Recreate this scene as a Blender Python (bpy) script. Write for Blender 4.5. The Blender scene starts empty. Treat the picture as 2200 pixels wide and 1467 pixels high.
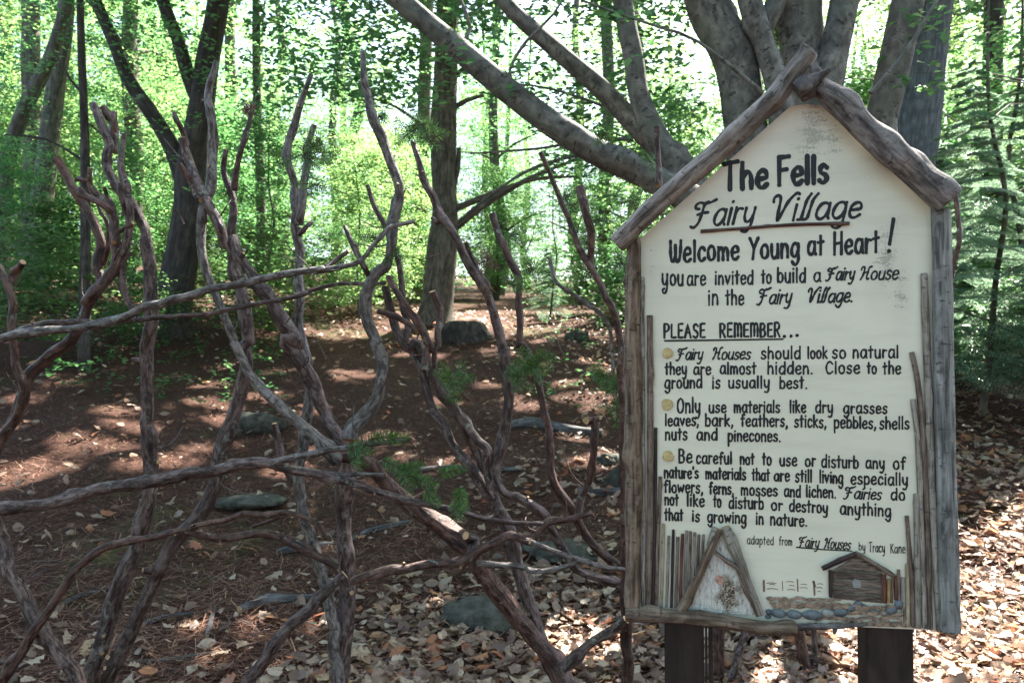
import bpy, math, random
import numpy as np
from mathutils import Vector, noise, Matrix
random.seed(7); RS = np.random.RandomState(11)
SC = bpy.context.scene; COL = SC.collection
# ------------------------------------------------------------------ camera, world, sun
F_PX = 1711.0; CX, CY = 1100.0, 733.5
PITCH = math.radians(1.57); CAM = Vector((0, 0, 1.45))
cd = bpy.data.cameras.new('camera'); cam = bpy.data.objects.new('camera', cd); COL.objects.link(cam)
cam.location = CAM; cam.rotation_euler = (math.radians(90) + PITCH, 0, 0)
cd.sensor_width = 36; cd.lens = F_PX / 2200 * 36; cd.clip_end = 500; cd.clip_start = .05
cd.dof.use_dof = True; cd.dof.focus_distance = 1.75; cd.dof.aperture_fstop = 9.0
SC.camera = cam
SUN_EL, SUN_AZ = math.radians(54), math.radians(33)     # azimuth measured from +Y towards +X
SDIR = Vector((math.sin(SUN_AZ) * math.cos(SUN_EL), math.cos(SUN_AZ) * math.cos(SUN_EL), math.sin(SUN_EL)))
w = bpy.data.worlds.new('World'); SC.world = w; w.use_nodes = True
nt = w.node_tree; sky = nt.nodes.new('ShaderNodeTexSky'); sky.sky_type = 'NISHITA'; sky.sun_disc = False
sky.sun_elevation = SUN_EL; sky.sun_rotation = SUN_AZ; sky.air_density = 1.0; sky.dust_density = 2.5; sky.ozone_density = 1.0
bg = nt.nodes['Background']; bg.inputs[1].default_value = 0.085; nt.links.new(sky.outputs[0], bg.inputs[0])
sl = bpy.data.lights.new('sun', 'SUN'); so = bpy.data.objects.new('sun', sl); COL.objects.link(so)
sl.energy = 5.0; sl.angle = math.radians(.53); sl.color = (1, .95, .86)
so.rotation_euler = SDIR.to_track_quat('Z', 'Y').to_euler(); so.location = (5, 8, 15)
SC.view_settings.view_transform = 'Standard'; SC.view_settings.look = 'None'
SC.view_settings.exposure = 2.97; SC.view_settings.gamma = 1
cy = SC.cycles; cy.max_bounces = 6; cy.diffuse_bounces = 4; cy.glossy_bounces = 2; cy.transmission_bounces = 4
cy.use_denoising = True; cy.caustics_reflective = False; cy.caustics_refractive = False; cy.sample_clamp_indirect = 6

# ------------------------------------------------------------------ projection helpers
FW = Vector((0, math.cos(PITCH), math.sin(PITCH))); UP = Vector((0, -math.sin(PITCH), math.cos(PITCH)))
def ray(px, py): return Vector(((px - CX) / F_PX, 0, 0)) + UP * (-(py - CY) / F_PX) + FW
def at(px, py, D): return CAM + ray(px, py) * D
def gz(x, y):
    def sp(t): return (np.sqrt(t * t + 1.5) + t) / 2
    z = .235 * sp(y - 3.7) - .125 * sp(y - 12.8) + .11 * sp(-x - 2.0) / (1 + np.exp(-(y - 6.5)))
    z = z + .05 * np.sin(x * .9 + 1.3) * np.sin(y * .7 + .4) + .03 * np.sin(x * 2.1 + y * 1.3) + .018 * np.sin(x * 4.3 - y * 3.1 + 1) + .012 * np.sin(x * 7.7 + y * 6.1)
    return z
def gnd(px, py):
    r = ray(px, py); D = 1.5
    while D < 80:
        p = CAM + r * D
        if p.z <= gz(p.x, p.y): break
        D += .03
    p.z = float(gz(p.x, p.y)); return p
R = {1: (1280, 60, 2.2927), 2: (1320, 560, 2.573), 3: (1320, 1050, 2.8205), 4: (0, 100, 2.257), 5: (600, 80, 2.19), 6: (0, 700, 1.9129), 7: (600, 700, 1.9125)}
def Z(k, x, y=None):
    ox, oy, s = R[k]
    return (ox + x / s, oy + y / s)

# ------------------------------------------------------------------ materials
def newmat(name):
    m = bpy.data.materials.new(name); m.use_nodes = True
    n = m.node_tree; b = n.nodes['Principled BSDF']; return m, n, b
def nd(n, t, **k):
    a = n.nodes.new(t)
    for q, v in k.items():
        if q.startswith('i_'): a.inputs[q[2:].replace('_', ' ')].default_value = v
        else: setattr(a, q, v)
    return a
def mixc(n, fac, a, b, mode='MIX'):
    m = n.nodes.new('ShaderNodeMix'); m.data_type = 'RGBA'; m.blend_type = mode
    for s, v in ((0, fac), (6, a), (7, b)):
        if hasattr(v, 'is_output'): n.links.new(v, m.inputs[s])
        else: m.inputs[s].default_value = v if s == 0 else (*v, 1)
    return m.outputs[2]
def ramp(n, fac, stops):
    r = n.nodes.new('ShaderNodeValToRGB'); e = r.color_ramp.elements
    while len(e) < len(stops): e.new(.5)
    for q, (p, c) in zip(e, stops): q.position = p; q.color = (*c, 1) if len(c) == 3 else c
    n.links.new(fac, r.inputs[0]); return r.outputs[0]
def noi(n, vec, scale, detail=6, rough=.6, dist=0):
    t = nd(n, 'ShaderNodeTexNoise'); t.inputs['Scale'].default_value = scale; t.inputs['Detail'].default_value = detail
    t.inputs['Roughness'].default_value = rough; t.inputs['Distortion'].default_value = dist
    if vec is not None: n.links.new(vec, t.inputs['Vector'])
    return t.outputs[0]
def vmap(n, src, sc=(1, 1, 1), loc=(0, 0, 0)):
    m = nd(n, 'ShaderNodeMapping'); m.inputs['Scale'].default_value = sc; m.inputs['Location'].default_value = loc
    n.links.new(src, m.inputs[0]); return m.outputs[0]
def attr(n, name, out=1):
    a = nd(n, 'ShaderNodeAttribute'); a.attribute_name = name; return a.outputs[out]
def math_(n, op, a, b=None, clamp=False):
    m = nd(n, 'ShaderNodeMath', operation=op); m.use_clamp = clamp
    for i, v in enumerate((a, b)):
        if v is None: continue
        if hasattr(v, 'is_output'): n.links.new(v, m.inputs[i])
        else: m.inputs[i].default_value = v
    return m.outputs[0]
def bump(n, b, h, strength, dist):
    u = nd(n, 'ShaderNodeBump'); u.inputs['Strength'].default_value = strength; u.inputs['Distance'].default_value = dist
    n.links.new(h, u.inputs['Height']); n.links.new(u.outputs[0], b.inputs['Normal'])
def bark(name, c1, c2, c3, stretch=(60, 60, 9), bs=.7, bd=.006, lichen=0, spots=None, rough=.8, spec=.3):
    m, n, b = newmat(name); v = attr(n, 'bc')
    f = noi(n, vmap(n, v, stretch), 1.0, 8, .65, .4)
    g = noi(n, v, 9, 4)
    col = ramp(n, f, [(.36, c1), (.48, c2), (.64, c3)])
    col = mixc(n, ramp(n, g, [(.4, (0, 0, 0)), (.65, (.6, .6, .6))]), col, tuple(x * .55 for x in c1))
    if stretch[0] > 75:      # flaking patches and short cross cracks
        fl = noi(n, vmap(n, v, (34, 34, 17)), 1.0, 7, .7, .6)
        col = mixc(n, ramp(n, fl, [(.52, (0, 0, 0)), (.58, (.5, .5, .5))]), col, tuple(x * .8 for x in c3))
        col = mixc(n, ramp(n, noi(n, vmap(n, v, (50, 50, 130)), 1.0, 4, .6), [(.60, (0, 0, 0)), (.68, (.8, .8, .8))]), col, tuple(x * .5 for x in c1))
    inf = nd(n, 'ShaderNodeObjectInfo')
    col = mixc(n, math_(n, 'MULTIPLY', inf.outputs['Random'], .35), col, tuple(x * .6 for x in c2))
    if rough < .6:   # pale lichen crust in a few places
        l = math_(n, 'ADD', noi(n, v, 45, 6, .75), math_(n, 'MULTIPLY', noi(n, v, 5, 3), .5))
        col = mixc(n, ramp(n, l, [(.86, (0, 0, 0)), (.91, (.7, .7, .7))]), col, (.22, .25, .21))
    if spots:
        q_ = math_(n, 'ADD', noi(n, vmap(n, v, spots), 1.0, 3, .5), math_(n, 'MULTIPLY', noi(n, v, 4, 3), .25))
        col = mixc(n, ramp(n, q_, [(.745, (0, 0, 0)), (.775, (.85, .85, .85))]), col, (.03, .026, .022))
        col = mixc(n, ramp(n, noi(n, v, 5.5, 5, .6), [(.5, (0, 0, 0)), (.62, (.55, .55, .55))]), col, (.12, .135, .105))
    n.links.new(col, b.inputs['Base Color']); b.inputs['Roughness'].default_value = rough
    b.inputs['Specular IOR Level'].default_value = spec
    h = math_(n, 'ADD', math_(n, 'MULTIPLY', f, 1.0), math_(n, 'MULTIPLY', noi(n, v, 60, 5), .4))
    bump(n, b, h, bs, bd); return m
def plain(name, c, rough=.8, var=.35, scale=60, bs=.3, bd=.003, vec=None, c2=None, spec=.3):
    m, n, b = newmat(name)
    tc = nd(n, 'ShaderNodeTexCoord').outputs['Object'] if vec is None else attr(n, vec)
    f = noi(n, tc, scale, 7, .65)
    col = ramp(n, f, [(.3, tuple(x * (1 - var) for x in c)), (.7, c2 or tuple(min(1, x * (1 + var)) for x in c))])
    n.links.new(col, b.inputs['Base Color']); b.inputs['Roughness'].default_value = rough; b.inputs['Specular IOR Level'].default_value = spec
    bump(n, b, f, bs, bd); return m
M = {}
M['fence'] = bark('branch_bark', (.013, .008, .007), (.066, .038, .032), (.27, .20, .185), (115, 115, 32), 1, .006, .0, rough=.5)
M['fence_red'] = bark('red_branch_bark', (.013, .006, .005), (.062, .028, .021), (.21, .12, .095), (115, 115, 32), 1, .006, rough=.5)
M['fence_grey'] = bark('grey_branch_bark', (.018, .014, .013), (.10, .078, .07), (.36, .32, .30), (115, 115, 36), 1, .006, .0, rough=.5)
M['cut'] = plain('cut_wood', (.42, .27, .14), .8, .35, 90)
M['beech'] = bark('smooth_grey_bark', (.06, .056, .047), (.145, .135, .115), (.26, .24, .205), (20, 20, 13), .7, .008, 0, spots=(20, 20, 38))
M['trunk'] = bark('forest_bark', (.045, .038, .030), (.12, .105, .08), (.22, .19, .15), (22, 22, 4), .9, .02)
M['trunk_sunlit'] = bark('sunlit_forest_bark', (.06, .055, .042), (.14, .128, .10), (.25, .23, .18), (22, 22, 4), .8, .015)  # forest bark with sunlight put into the colour, for the sunlit trunks
M['trunk_dark'] = bark('dark_bark', (.025, .02, .016), (.06, .05, .042), (.12, .1, .085), (22, 22, 4), .9, .02)
M['trunk_blue'] = bark('grey_blue_bark', (.05, .055, .065), (.11, .12, .14), (.19, .2, .22), (30, 30, 4), .9, .02)
M['rooflog'] = bark('weathered_log', (.03, .022, .019), (.19, .155, .135), (.42, .37, .335), (80, 80, 9), 1.0, .005, rough=.75)
M['rooflog2'] = bark('dark_weathered_log', (.025, .02, .019), (.12, .10, .095), (.32, .29, .275), (76, 76, 16), 1.0, .005, rough=.7)
M['post_brown'] = bark('brown_split_post', (.025, .015, .010), (.15, .10, .07), (.36, .27, .20), (120, 120, 10), 1.0, .005)
M['post_grey'] = bark('grey_split_post', (.05, .047, .045), (.22, .215, .205), (.42, .41, .39), (120, 120, 9), 1.0, .004)
TW = [bark('twig_grey', (.05, .042, .035), (.27, .23, .19), (.50, .44, .38), (300, 300, 20), .8, .002),
      bark('twig_brown', (.035, .024, .018), (.16, .11, .085), (.38, .29, .23), (300, 300, 20), .8, .002),
      bark('twig_dark', (.02, .012, .012), (.05, .03, .03), (.10, .07, .065), (300, 300, 20), .8, .002),
      bark('twig_red', (.05, .018, .012), (.14, .05, .035), (.24, .11, .08), (300, 300, 20), .8, .002),
      bark('twig_pale', (.14, .10, .05), (.40, .32, .20), (.58, .50, .38), (300, 300, 20), .8, .002)]
M['black'] = plain('black_paint', (.012, .012, .014), .5, .2, 200, .05)
M['brownpaint'] = plain('brown_paint', (.2, .12, .08), .7, .5, 300)
M['darkpost'] = bark('dark_brown_stain', (.012, .007, .006), (.026, .016, .013), (.05, .032, .027), (30, 30, 6), .5, .002, rough=.6)
M['disc'] = plain('wood_slice', (.50, .38, .18), .7, .3, 160)
M['rock'] = plain('grey_green_rock', (.05, .045, .036), .9, .75, 14, 1, .05, c2=(.105, .105, .08))
M['stone'] = plain('blue_grey_pebble', (.085, .10, .115), .45, .6, 45, .3, c2=(.19, .215, .23))
M['stone2'] = plain('grey_pebble', (.24, .235, .22), .5, .4, 60, .2)
M['chip'] = plain('bark_chip', (.26, .18, .13), .85, .85, 90, 1, .006)
M['root'] = bark('root_bark', (.03, .027, .027), (.085, .08, .08), (.19, .18, .18), (60, 60, 8), .9, .006)
M['wire'] = plain('rusty_wire', (.03, .022, .02), .5)

def leafmat(name, stops, trans=.5, rough=.45, tboost=1.0, coord='rnd', spec=.4, veins=False):
    m, n, b = newmat(name)
    col = ramp(n, attr(n, coord, 2), stops)
    if 'leaf' in name and not veins:
        oi = nd(n, 'ShaderNodeObjectInfo'); hv = nd(n, 'ShaderNodeHueSaturation')
        mr = nd(n, 'ShaderNodeMapRange'); mr.inputs['To Min'].default_value = .475; mr.inputs['To Max'].default_value = .535; n.links.new(oi.outputs['Random'], mr.inputs[0]); n.links.new(mr.outputs[0], hv.inputs['Hue'])
        m2 = nd(n, 'ShaderNodeMapRange'); m2.inputs['To Min'].default_value = 1.2; m2.inputs['To Max'].default_value = .85; n.links.new(math_(n, 'FRACT', math_(n, 'MULTIPLY', oi.outputs['Random'], 7.3)), m2.inputs[0]); n.links.new(m2.outputs[0], hv.inputs['Value'])
        n.links.new(col, hv.inputs['Color']); col = hv.outputs[0]
    if veins:
        g_ = nd(n, 'ShaderNodeNewGeometry').outputs['Position']
        col = mixc(n, ramp(n, noi(n, g_, 70, 6, .7), [(.35, (.55, .55, .55)), (.5, (0, 0, 0))]), col, (.09, .055, .035)); bump(n, b, noi(n, g_, 120, 5), .6, .004)
    n.links.new(col, b.inputs['Base Color']); b.inputs['Roughness'].default_value = rough; b.inputs['Specular IOR Level'].default_value = spec
    t = nd(n, 'ShaderNodeBsdfTranslucent')
    hs = nd(n, 'ShaderNodeHueSaturation'); hs.inputs['Hue'].default_value = .495; hs.inputs['Saturation'].default_value = .88; hs.inputs['Value'].default_value = tboost
    n.links.new(col, hs.inputs['Color']); n.links.new(hs.outputs[0], t.inputs[0])
    mx = nd(n, 'ShaderNodeMixShader'); mx.inputs[0].default_value = trans
    n.links.new(b.outputs[0], mx.inputs[1]); n.links.new(t.outputs[0], mx.inputs[2])
    n.links.new(mx.outputs[0], n.nodes['Material Output'].inputs[0]); return m
GREEN = [(0, (.035, .085, .022)), (.5, (.06, .135, .034)), (.9, (.10, .185, .045)), (1, (.17, .22, .06))]
M['leaf'] = leafmat('beech_leaf', GREEN, .55, .35, 2.8, spec=.7)
M['leafdark'] = leafmat('understorey_leaf', [(0, (.03, .08, .018)), (.6, (.05, .12, .03)), (1, (.09, .16, .04))], .5, .4, 2.2)
M['needle'] = leafmat('fir_needle', [(0, (.10, .19, .11)), (.6, (.18, .28, .18)), (1, (.27, .36, .25))], .45, .28, 1.8, spec=.8)
M['yew'] = leafmat('yew_needle', [(0, (.022, .06, .012)), (.6, (.045, .12, .022)), (1, (.085, .19, .03))], .35, .35, 2.0, spec=.5)
M['yewdead'] = leafmat('dead_needle', [(0, (.06, .03, .022)), (1, (.17, .085, .045))], .2, .6, 1.0)
M['litter'] = leafmat('dry_leaf', [(0, (.10, .06, .042)), (.3, (.19, .115, .075)), (.6, (.35, .24, .16)), (.86, (.50, .40, .29)), (.92, (.42, .29, .14)), (.965, (.36, .12, .05)), (1, (.44, .19, .08))], .36, .42, 1.5, veins=True, spec=.6)
M['pineneedle'] = leafmat('dry_needle', [(0, (.07, .03, .02)), (.6, (.19, .085, .05)), (1, (.36, .20, .13))], .1, .6)
M['moss'] = plain('moss', (.05, .07, .02), .95, .5, 40, 1, .01)

# ------------------------------------------------------------------ mesh building
ORG = {}
def tag(o, label=None, cat=None, group=None, kind=None):
    if label: o['label'] = label
    if cat: o['category'] = cat
    if group: o['group'] = group
    if kind: o['kind'] = kind
    return o
def thing(name, loc, label, cat, group=None):
    o = bpy.data.objects.new(name, None); COL.objects.link(o); o.location = loc; o.empty_display_size = .1
    ORG[o.name] = Vector(loc); return tag(o, label, cat, group)
def link(name, me, parent=None, org=None):
    o = bpy.data.objects.new(name, me); COL.objects.link(o)
    if parent is not None: o.parent = parent; ORG[o.name] = ORG[parent.name]
    else:
        ORG[o.name] = Vector(org or (0, 0, 0)); o.location = ORG[o.name]
    return o
class MB:
    def __init__(s): s.v = []; s.f = []; s.c = []; s.mi = []; s.sm = []
    def add(s, vs, fs, cs=None, mi=0, smooth=True):
        b = len(s.v); s.v += [tuple(v) for v in vs]; s.c += [tuple(c) for c in (cs or vs)]
        for f in fs: s.f.append(tuple(i + b for i in f)); s.mi.append(mi); s.sm.append(smooth)
    def build(s, name, mats, parent=None, org=None):
        o0 = ORG[parent.name] if parent is not None else Vector(org or (0, 0, 0))
        me = bpy.data.meshes.new(name)
        me.from_pydata([(v[0] - o0.x, v[1] - o0.y, v[2] - o0.z) for v in s.v], [], s.f)
        a = me.attributes.new('bc', 'FLOAT_VECTOR', 'POINT'); a.data.foreach_set('vector', np.array(s.c, dtype=np.float32).ravel())
        r = me.attributes.new('rnd', 'FLOAT', 'FACE'); r.data.foreach_set('value', np.random.RandomState(len(s.f)).rand(len(s.f)).astype(np.float32))
        for m in (mats if isinstance(mats, (list, tuple)) else [mats]): me.materials.append(m)
        me.polygons.foreach_set('material_index', s.mi); me.polygons.foreach_set('use_smooth', s.sm)
        me.update(); return link(name, me, parent, org)
def catmull(P, step):
    P = [Vector(p) if len(p) == 3 else Vector((*p, 0)) for p in P]
    if len(P) == 2: Q = [P[0], P[0].lerp(P[1], .33), P[0].lerp(P[1], .67), P[1]]
    else: Q = P
    n = len(Q); out = []; ts = []
    for i in range(n - 1):
        a, b, c, d = Q[max(i - 1, 0)], Q[i], Q[i + 1], Q[min(i + 2, n - 1)]
        k = max(1, int((c - b).length / step))
        for j in range(k):
            t = j / k
            out.append(.5 * ((2 * b) + (c - a) * t + (2 * a - 5 * b + 4 * c - d) * t * t + (3 * b - a - 3 * c + d) * t ** 3)); ts.append((i + t) / (n - 1))
    out.append(Q[-1]); ts.append(1); return out, ts
SEED = [0]
def tube(mb, P, W, n=12, step=.02, rough=.12, freq=22, knots=0, cap=1, flat=0, mi=0):
    """P world points, W radii list (interpolated)"""
    SEED[0] += 1; so = Vector((SEED[0] * 3.7, 0, 0))
    C, T = catmull(P, step); N = len(C); vs = []; cs = []; s = 0
    ref = Vector((0, 1, 0)); kn = [(random.random(), random.random() * 6.28, random.uniform(.3, .6)) for _ in range(knots)]
    for i, c in enumerate(C):
        tg = (C[min(i + 1, N - 1)] - C[max(i - 1, 0)]).normalized()
        if abs(tg.dot(ref)) > .95: ref = Vector((1, 0, 0)) if abs(tg.x) < .9 else Vector((0, 0, 1))
        ref = (ref - tg * ref.dot(tg)).normalized(); bi = tg.cross(ref)
        u = T[i] * (len(W) - 1); k = min(int(u), len(W) - 2) if len(W) > 1 else 0
        r = W[0] if len(W) == 1 else W[k] * (1 - u + k) + W[k + 1] * (u - k)
        if i: s += (c - C[i - 1]).length
        tip = .93 if cap and i in (0, N - 1) else 1
        for j in range(n):
            a = 6.2832 * j / n; q = ref * math.cos(a) + bi * math.sin(a)
            f = 1 + rough * (noise.noise(Vector((math.cos(a) * 1.3, math.sin(a) * 1.3, s * freq * .5)) + so) * 1.6 + noise.noise(Vector((math.cos(a) * 3, math.sin(a) * 3, s * freq * 2)) + so) * .6)
            f += rough * 1.2 * noise.noise(Vector((s * freq * .35, 5, 0)) + so)
            for kt, ka, kh in kn:
                f += kh * math.exp(-((T[i] - kt) * (N * step) / (r * 1.1)) ** 2) * max(0, math.cos(a - ka)) ** 3
            vs.append(c + q * (r * f * tip)); cs.append((math.cos(a) * r + so.x, math.sin(a) * r, s))
    fs = [(i * n + j, i * n + (j + 1) % n, (i + 1) * n + (j + 1) % n, (i + 1) * n + j) for i in range(N - 1) for j in range(n)]
    mb.add(vs, fs, cs, mi)
    if cap:
        for e in (0, N - 1):
            idx = list(range(e * n, e * n + n)); cv = [vs[k] for k in idx]; cc = [cs[k] for k in idx]
            ctr = sum(cv, Vector()) / n
            mb.add(cv + [ctr], [((j, (j + 1) % n, n) if e else ((j + 1) % n, j, n)) for j in range(n)], cc + [cc[0]], cap if cap > 0 else mi, False)
def npmesh(name, V, Fq, mat, parent=None, rnd=None, smooth=False, org=None):
    """V (n,3), Fq (m,k) same-size polygons"""
    o0 = ORG[parent.name] if parent is not None else Vector(org or (0, 0, 0))
    me = bpy.data.meshes.new(name); m, k = Fq.shape
    me.vertices.add(len(V)); me.vertices.foreach_set('co', (V - np.array(o0)).astype(np.float32).ravel())
    me.loops.add(m * k); me.loops.foreach_set('vertex_index', Fq.astype(np.int32).ravel())
    me.polygons.add(m); me.polygons.foreach_set('loop_start', np.arange(0, m * k, k, dtype=np.int32))
    if smooth: me.polygons.foreach_set('use_smooth', np.ones(m, dtype=bool))
    me.update(calc_edges=True)
    a = me.attributes.new('rnd', 'FLOAT', 'FACE'); a.data.foreach_set('value', (RS.rand(m) if rnd is None else rnd).astype(np.float32))
    me.materials.append(mat); return link(name, me, parent, org)
def leaves_np(P, size, up=.35, aspect=.55, fold=.12, droop=0, rs=RS):
    """rhombic folded leaves, 2 triangles each"""
    n = len(P); a = rs.rand(n) * 6.2832
    d = np.stack([np.cos(a), np.sin(a), rs.randn(n) * .25 - droop], 1); d /= np.linalg.norm(d, axis=1)[:, None]
    u = np.stack([rs.randn(n) * up, rs.randn(n) * up, np.ones(n)], 1)
    s = np.cross(d, u); s /= np.linalg.norm(s, axis=1)[:, None]; nn = np.cross(s, d)
    L = (size * (0.7 + .6 * rs.rand(n)))[:, None]
    v0 = P - d * L * .5; v2 = P + d * L * .5; m = P + d * L * .05 + nn * L * fold
    v1 = m + s * L * aspect * .5; v3 = m - s * L * aspect * .5
    V = np.stack([v0, v1, v2, v3], 1).reshape(-1, 3)
    b = np.arange(n)[:, None] * 4; Fq = np.concatenate([b + np.array([[0, 1, 2]]), b + np.array([[0, 2, 3]])], 1).reshape(-1, 3)
    return V, Fq, np.repeat(rs.rand(n), 2)
def sprays(centers, per, rad, thick=.06, rs=RS):
    """leaf positions arranged in flat tilted sprays; returns positions"""
    n = len(centers); r = np.sqrt(rs.rand(n, per)) * rad * (0.6 + .7 * rs.rand(n, 1)); a = rs.rand(n, per) * 6.2832
    x = r * np.cos(a); y = r * np.sin(a) * .7; th = rs.rand(n, 1) * 6.28
    X = x * np.cos(th) - y * np.sin(th); Y = x * np.sin(th) + y * np.cos(th)
    Zz = X * rs.randn(n, 1) * .18 + Y * rs.randn(n, 1) * .18 + rs.randn(n, per) * thick - r * r * .25
    return (centers[:, None, :] + np.stack([X, Y, Zz], 2)).reshape(-1, 3)

# ------------------------------------------------------------------ ground
rows = np.concatenate([np.linspace(-25, 1, 14), np.linspace(1.4, 9, 210), 9 + np.cumsum(np.linspace(.05, 2.2, 110))])
t = np.linspace(-1, 1, 361); cols = np.sign(t) * np.abs(t) ** 1.6
YY = np.repeat(rows[:, None], len(cols), 1); XX = cols[None, :] * (12 + np.abs(YY) * 1.25)
fine = np.clip((14 - np.abs(YY)) / 10, 0, 1) * np.clip((9 - np.abs(XX)) / 6, 0, 1)
ZZ = gz(XX, YY)
jit = np.array([noise.noise(Vector((x * 3.1, y * 3.1, 0))) * .5 + noise.noise(Vector((x * 9, y * 9, 4))) * .28 for x, y in zip(XX.ravel(), YY.ravel())]).reshape(XX.shape)
ZZ = ZZ + jit * .035 * fine - .012
V = np.stack([XX, YY, ZZ], 2).reshape(-1, 3); nr, nc = XX.shape
i = (np.arange(nr - 1)[:, None] * nc + np.arange(nc - 1)[None, :]).ravel()
m, n, b = newmat('forest_floor'); P3 = nd(n, 'ShaderNodeNewGeometry').outputs['Position']
f1 = noi(n, P3, 1.2, 5); f2 = noi(n, vmap(n, P3, (1, 1.6, 1)), 38, 9, .75, .3); f3 = noi(n, P3, 160, 6, .7)
c = ramp(n, f2, [(.34, (.010, .005, .004)), (.47, (.045, .021, .014)), (.6, (.105, .05, .034)), (.72, (.25, .15, .11))])
c = mixc(n, ramp(n, f3, [(.45, (0, 0, 0)), (.7, (.7, .7, .7))]), c, (.12, .062, .043))
mossm = math_(n, 'MULTIPLY', ramp(n, noi(n, P3, .55, 6, .6), [(.58, (0, 0, 0)), (.66, (.9, .9, .9))]), ramp(n, noi(n, P3, 14, 5), [(.42, (0, 0, 0)), (.55, (1, 1, 1))]))
c = mixc(n, mossm, c, (.06, .075, .02))
n.links.new(c, b.inputs['Base Color']); b.inputs['Roughness'].default_value = .95; b.inputs['Specular IOR Level'].default_value = .15
bump(n, b, math_(n, 'ADD', f2, math_(n, 'MULTIPLY', f3, .5)), 1, .02)
ground = npmesh('ground', V, np.stack([i, i + 1, i + 1 + nc, i + nc], 1), m, smooth=True); tag(ground, kind='structure', label='brown forest floor of needles and soil rising away', cat='ground')

# ------------------------------------------------------------------ trees that stand apart
def trunk_tree(name, label, paths, mat, D, group=None, base=None, wpx=True, step=.12, n=14, rough=.06, freq=3):
    """paths: [(pts_px, widths_px)] or pts with own depth (px,py,D); first path is trunk going down to the ground"""
    P0 = paths[0][0][-1]
    b = at(P0[0], P0[1], P0[2] if len(P0) > 2 else D); b.z = float(gz(b.x, b.y)) if base is None else base
    th = thing(name, b, label, 'tree', group)
    for k, (pts, ws) in enumerate(paths):
        P = [at(q[0], q[1], q[2] if len(q) > 2 else D) for q in pts]
        W = [w_ / F_PX * (q[2] if len(q) > 2 else D) / 2 for w_, q in zip(ws, pts)]
        if k == 0:
            W[-1] *= 1.0
            P.append(Vector((P[-1].x, P[-1].y, b.z - .15)) if P[-1].z > b.z else P[-1] + Vector((0, 0, -.2))); W.append(W[-1] * 1.15)
        mb = MB(); tube(mb, P, W, n if k == 0 else 10, step, rough, freq, cap=-1)
        mb.build('trunk' if k == 0 else 'limb', mat, th)
    return th
# extend a path upward out of frame: handled with explicit negative py
TREES = []
big = []
# multi-stem beech behind the sign
Db = 4.6
bt = thing('beech_tree', (at(1690, 600, Db).x, at(1690, 600, Db).y, float(gz(at(1690, 600, Db).x, at(1690, 600, Db).y))), 'grey beech with many spotted stems rising right behind the sign roof', 'tree')
stems = [
 ([(1440, -500), (1465, -250), (1495, -60), (1535, 40), (1580, 130), (1600, 260), (1625, 420), (1660, 600), (1680, 800), (1690, 1150)], [42, 56, 74, 88, 94, 88, 110, 130, 200, 300], 4.6, 'trunk'),
 ([(1745, -420), (1715, -200), (1672, -10), (1640, 60), (1615, 130), (1600, 220)], [30, 36, 40, 42, 40, 50], 4.6, 'stem'),
 ([(1560, -400), (1585, -150), (1610, 0), (1640, 90), (1670, 190), (1690, 350), (1690, 600)], [35, 42, 50, 44, 50, 70, 90], 4.45, 'stem'),
 ([(1730, -500), (1725, -200), (1718, 0), (1722, 120), (1715, 260), (1705, 450), (1695, 700)], [64, 86, 98, 92, 98, 110, 150], 4.75, 'stem'),
 ([(1890, -500), (1850, -200), (1815, 0), (1793, 110), (1770, 240), (1740, 420), (1710, 650)], [40, 52, 60, 60, 62, 70, 110], 4.6, 'stem'),
 ([(2080, -600), (2010, -250), (1958, -30), (1930, 100), (1897, 240), (1860, 420), (1790, 620), (1720, 850)], [40, 55, 66, 66, 66, 70, 80, 110], 4.9, 'stem'),
 ([(560, -260), (720, -130), (860, 0), (985, 105), (1130, 225), (1270, 320), (1410, 388), (1540, 470), (1640, 600)], [26, 36, 44, 50, 54, 58, 60, 72, 95], 4.4, 'limb'),
 ([(960, -160), (1080, 0), (1180, 95), (1290, 190), (1380, 285), (1450, 355), (1560, 470), (1650, 620)], [24, 32, 38, 42, 45, 50, 62, 80], 4.9, 'limb'),
 ([(1290, -420), (1318, -150), (1340, 20), (1362, 130), (1372, 200), (1405, 285), (1455, 360), (1550, 480), (1650, 640)], [24, 36, 42, 45, 44, 50, 56, 70, 85], 4.55, 'limb'),
 ([(1475, -10), (1500, 60), (1560, 40), (1590, 60)][:2] + [(1545, 120), (1590, 190)], [18, 22, 26, 30], 5.0, 'branch'),
]
for pts, ws, D, nm in stems:
    mb = MB(); tube(mb, [at(x, y, D) for x, y in pts], [w_ / F_PX * D / 2 for w_ in ws], 22, .05, .05, 5, knots=2, cap=-1)
    mb.build(nm, M['beech'], bt)
# thin twigs of the beech crossing the frame
for pts, ws, D in [([(1640, 200), (1500, 90), (1420, 60), (1300, 20), (1200, -20)], [10, 7, 6, 5, 4], 4.2), ([(2040, -40), (1990, 40), (1940, 120), (1870, 200)], [5, 8, 10, 12], 3.9),
                   ([(990, 110), (1010, 60), (990, 0), (970, -60)], [12, 9, 7, 6], 4.6), ([(1100, 200), (1095, 150), (1130, 90), (1190, 30), (1230, -40)], [10, 8, 7, 6, 4], 4.5),
                   ([(1380, 270), (1300, 230), (1180, 190), (1080, 180)], [10, 7, 5, 4], 5.4), ([(1360, 300), (1280, 300), (1150, 320), (1010, 330)], [10, 8, 6, 4], 6),
                   ([(1250, 330), (1150, 360), (1080, 400), (1000, 460)], [9, 8, 6, 3], 6.4)]:
    mb = MB(); tube(mb, [at(x, y, D) for x, y in pts], [w_ / F_PX * D / 2 for w_ in ws], 6, .08, .1, 8, cap=-1); mb.build('twig', M['beech'], bt)

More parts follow.
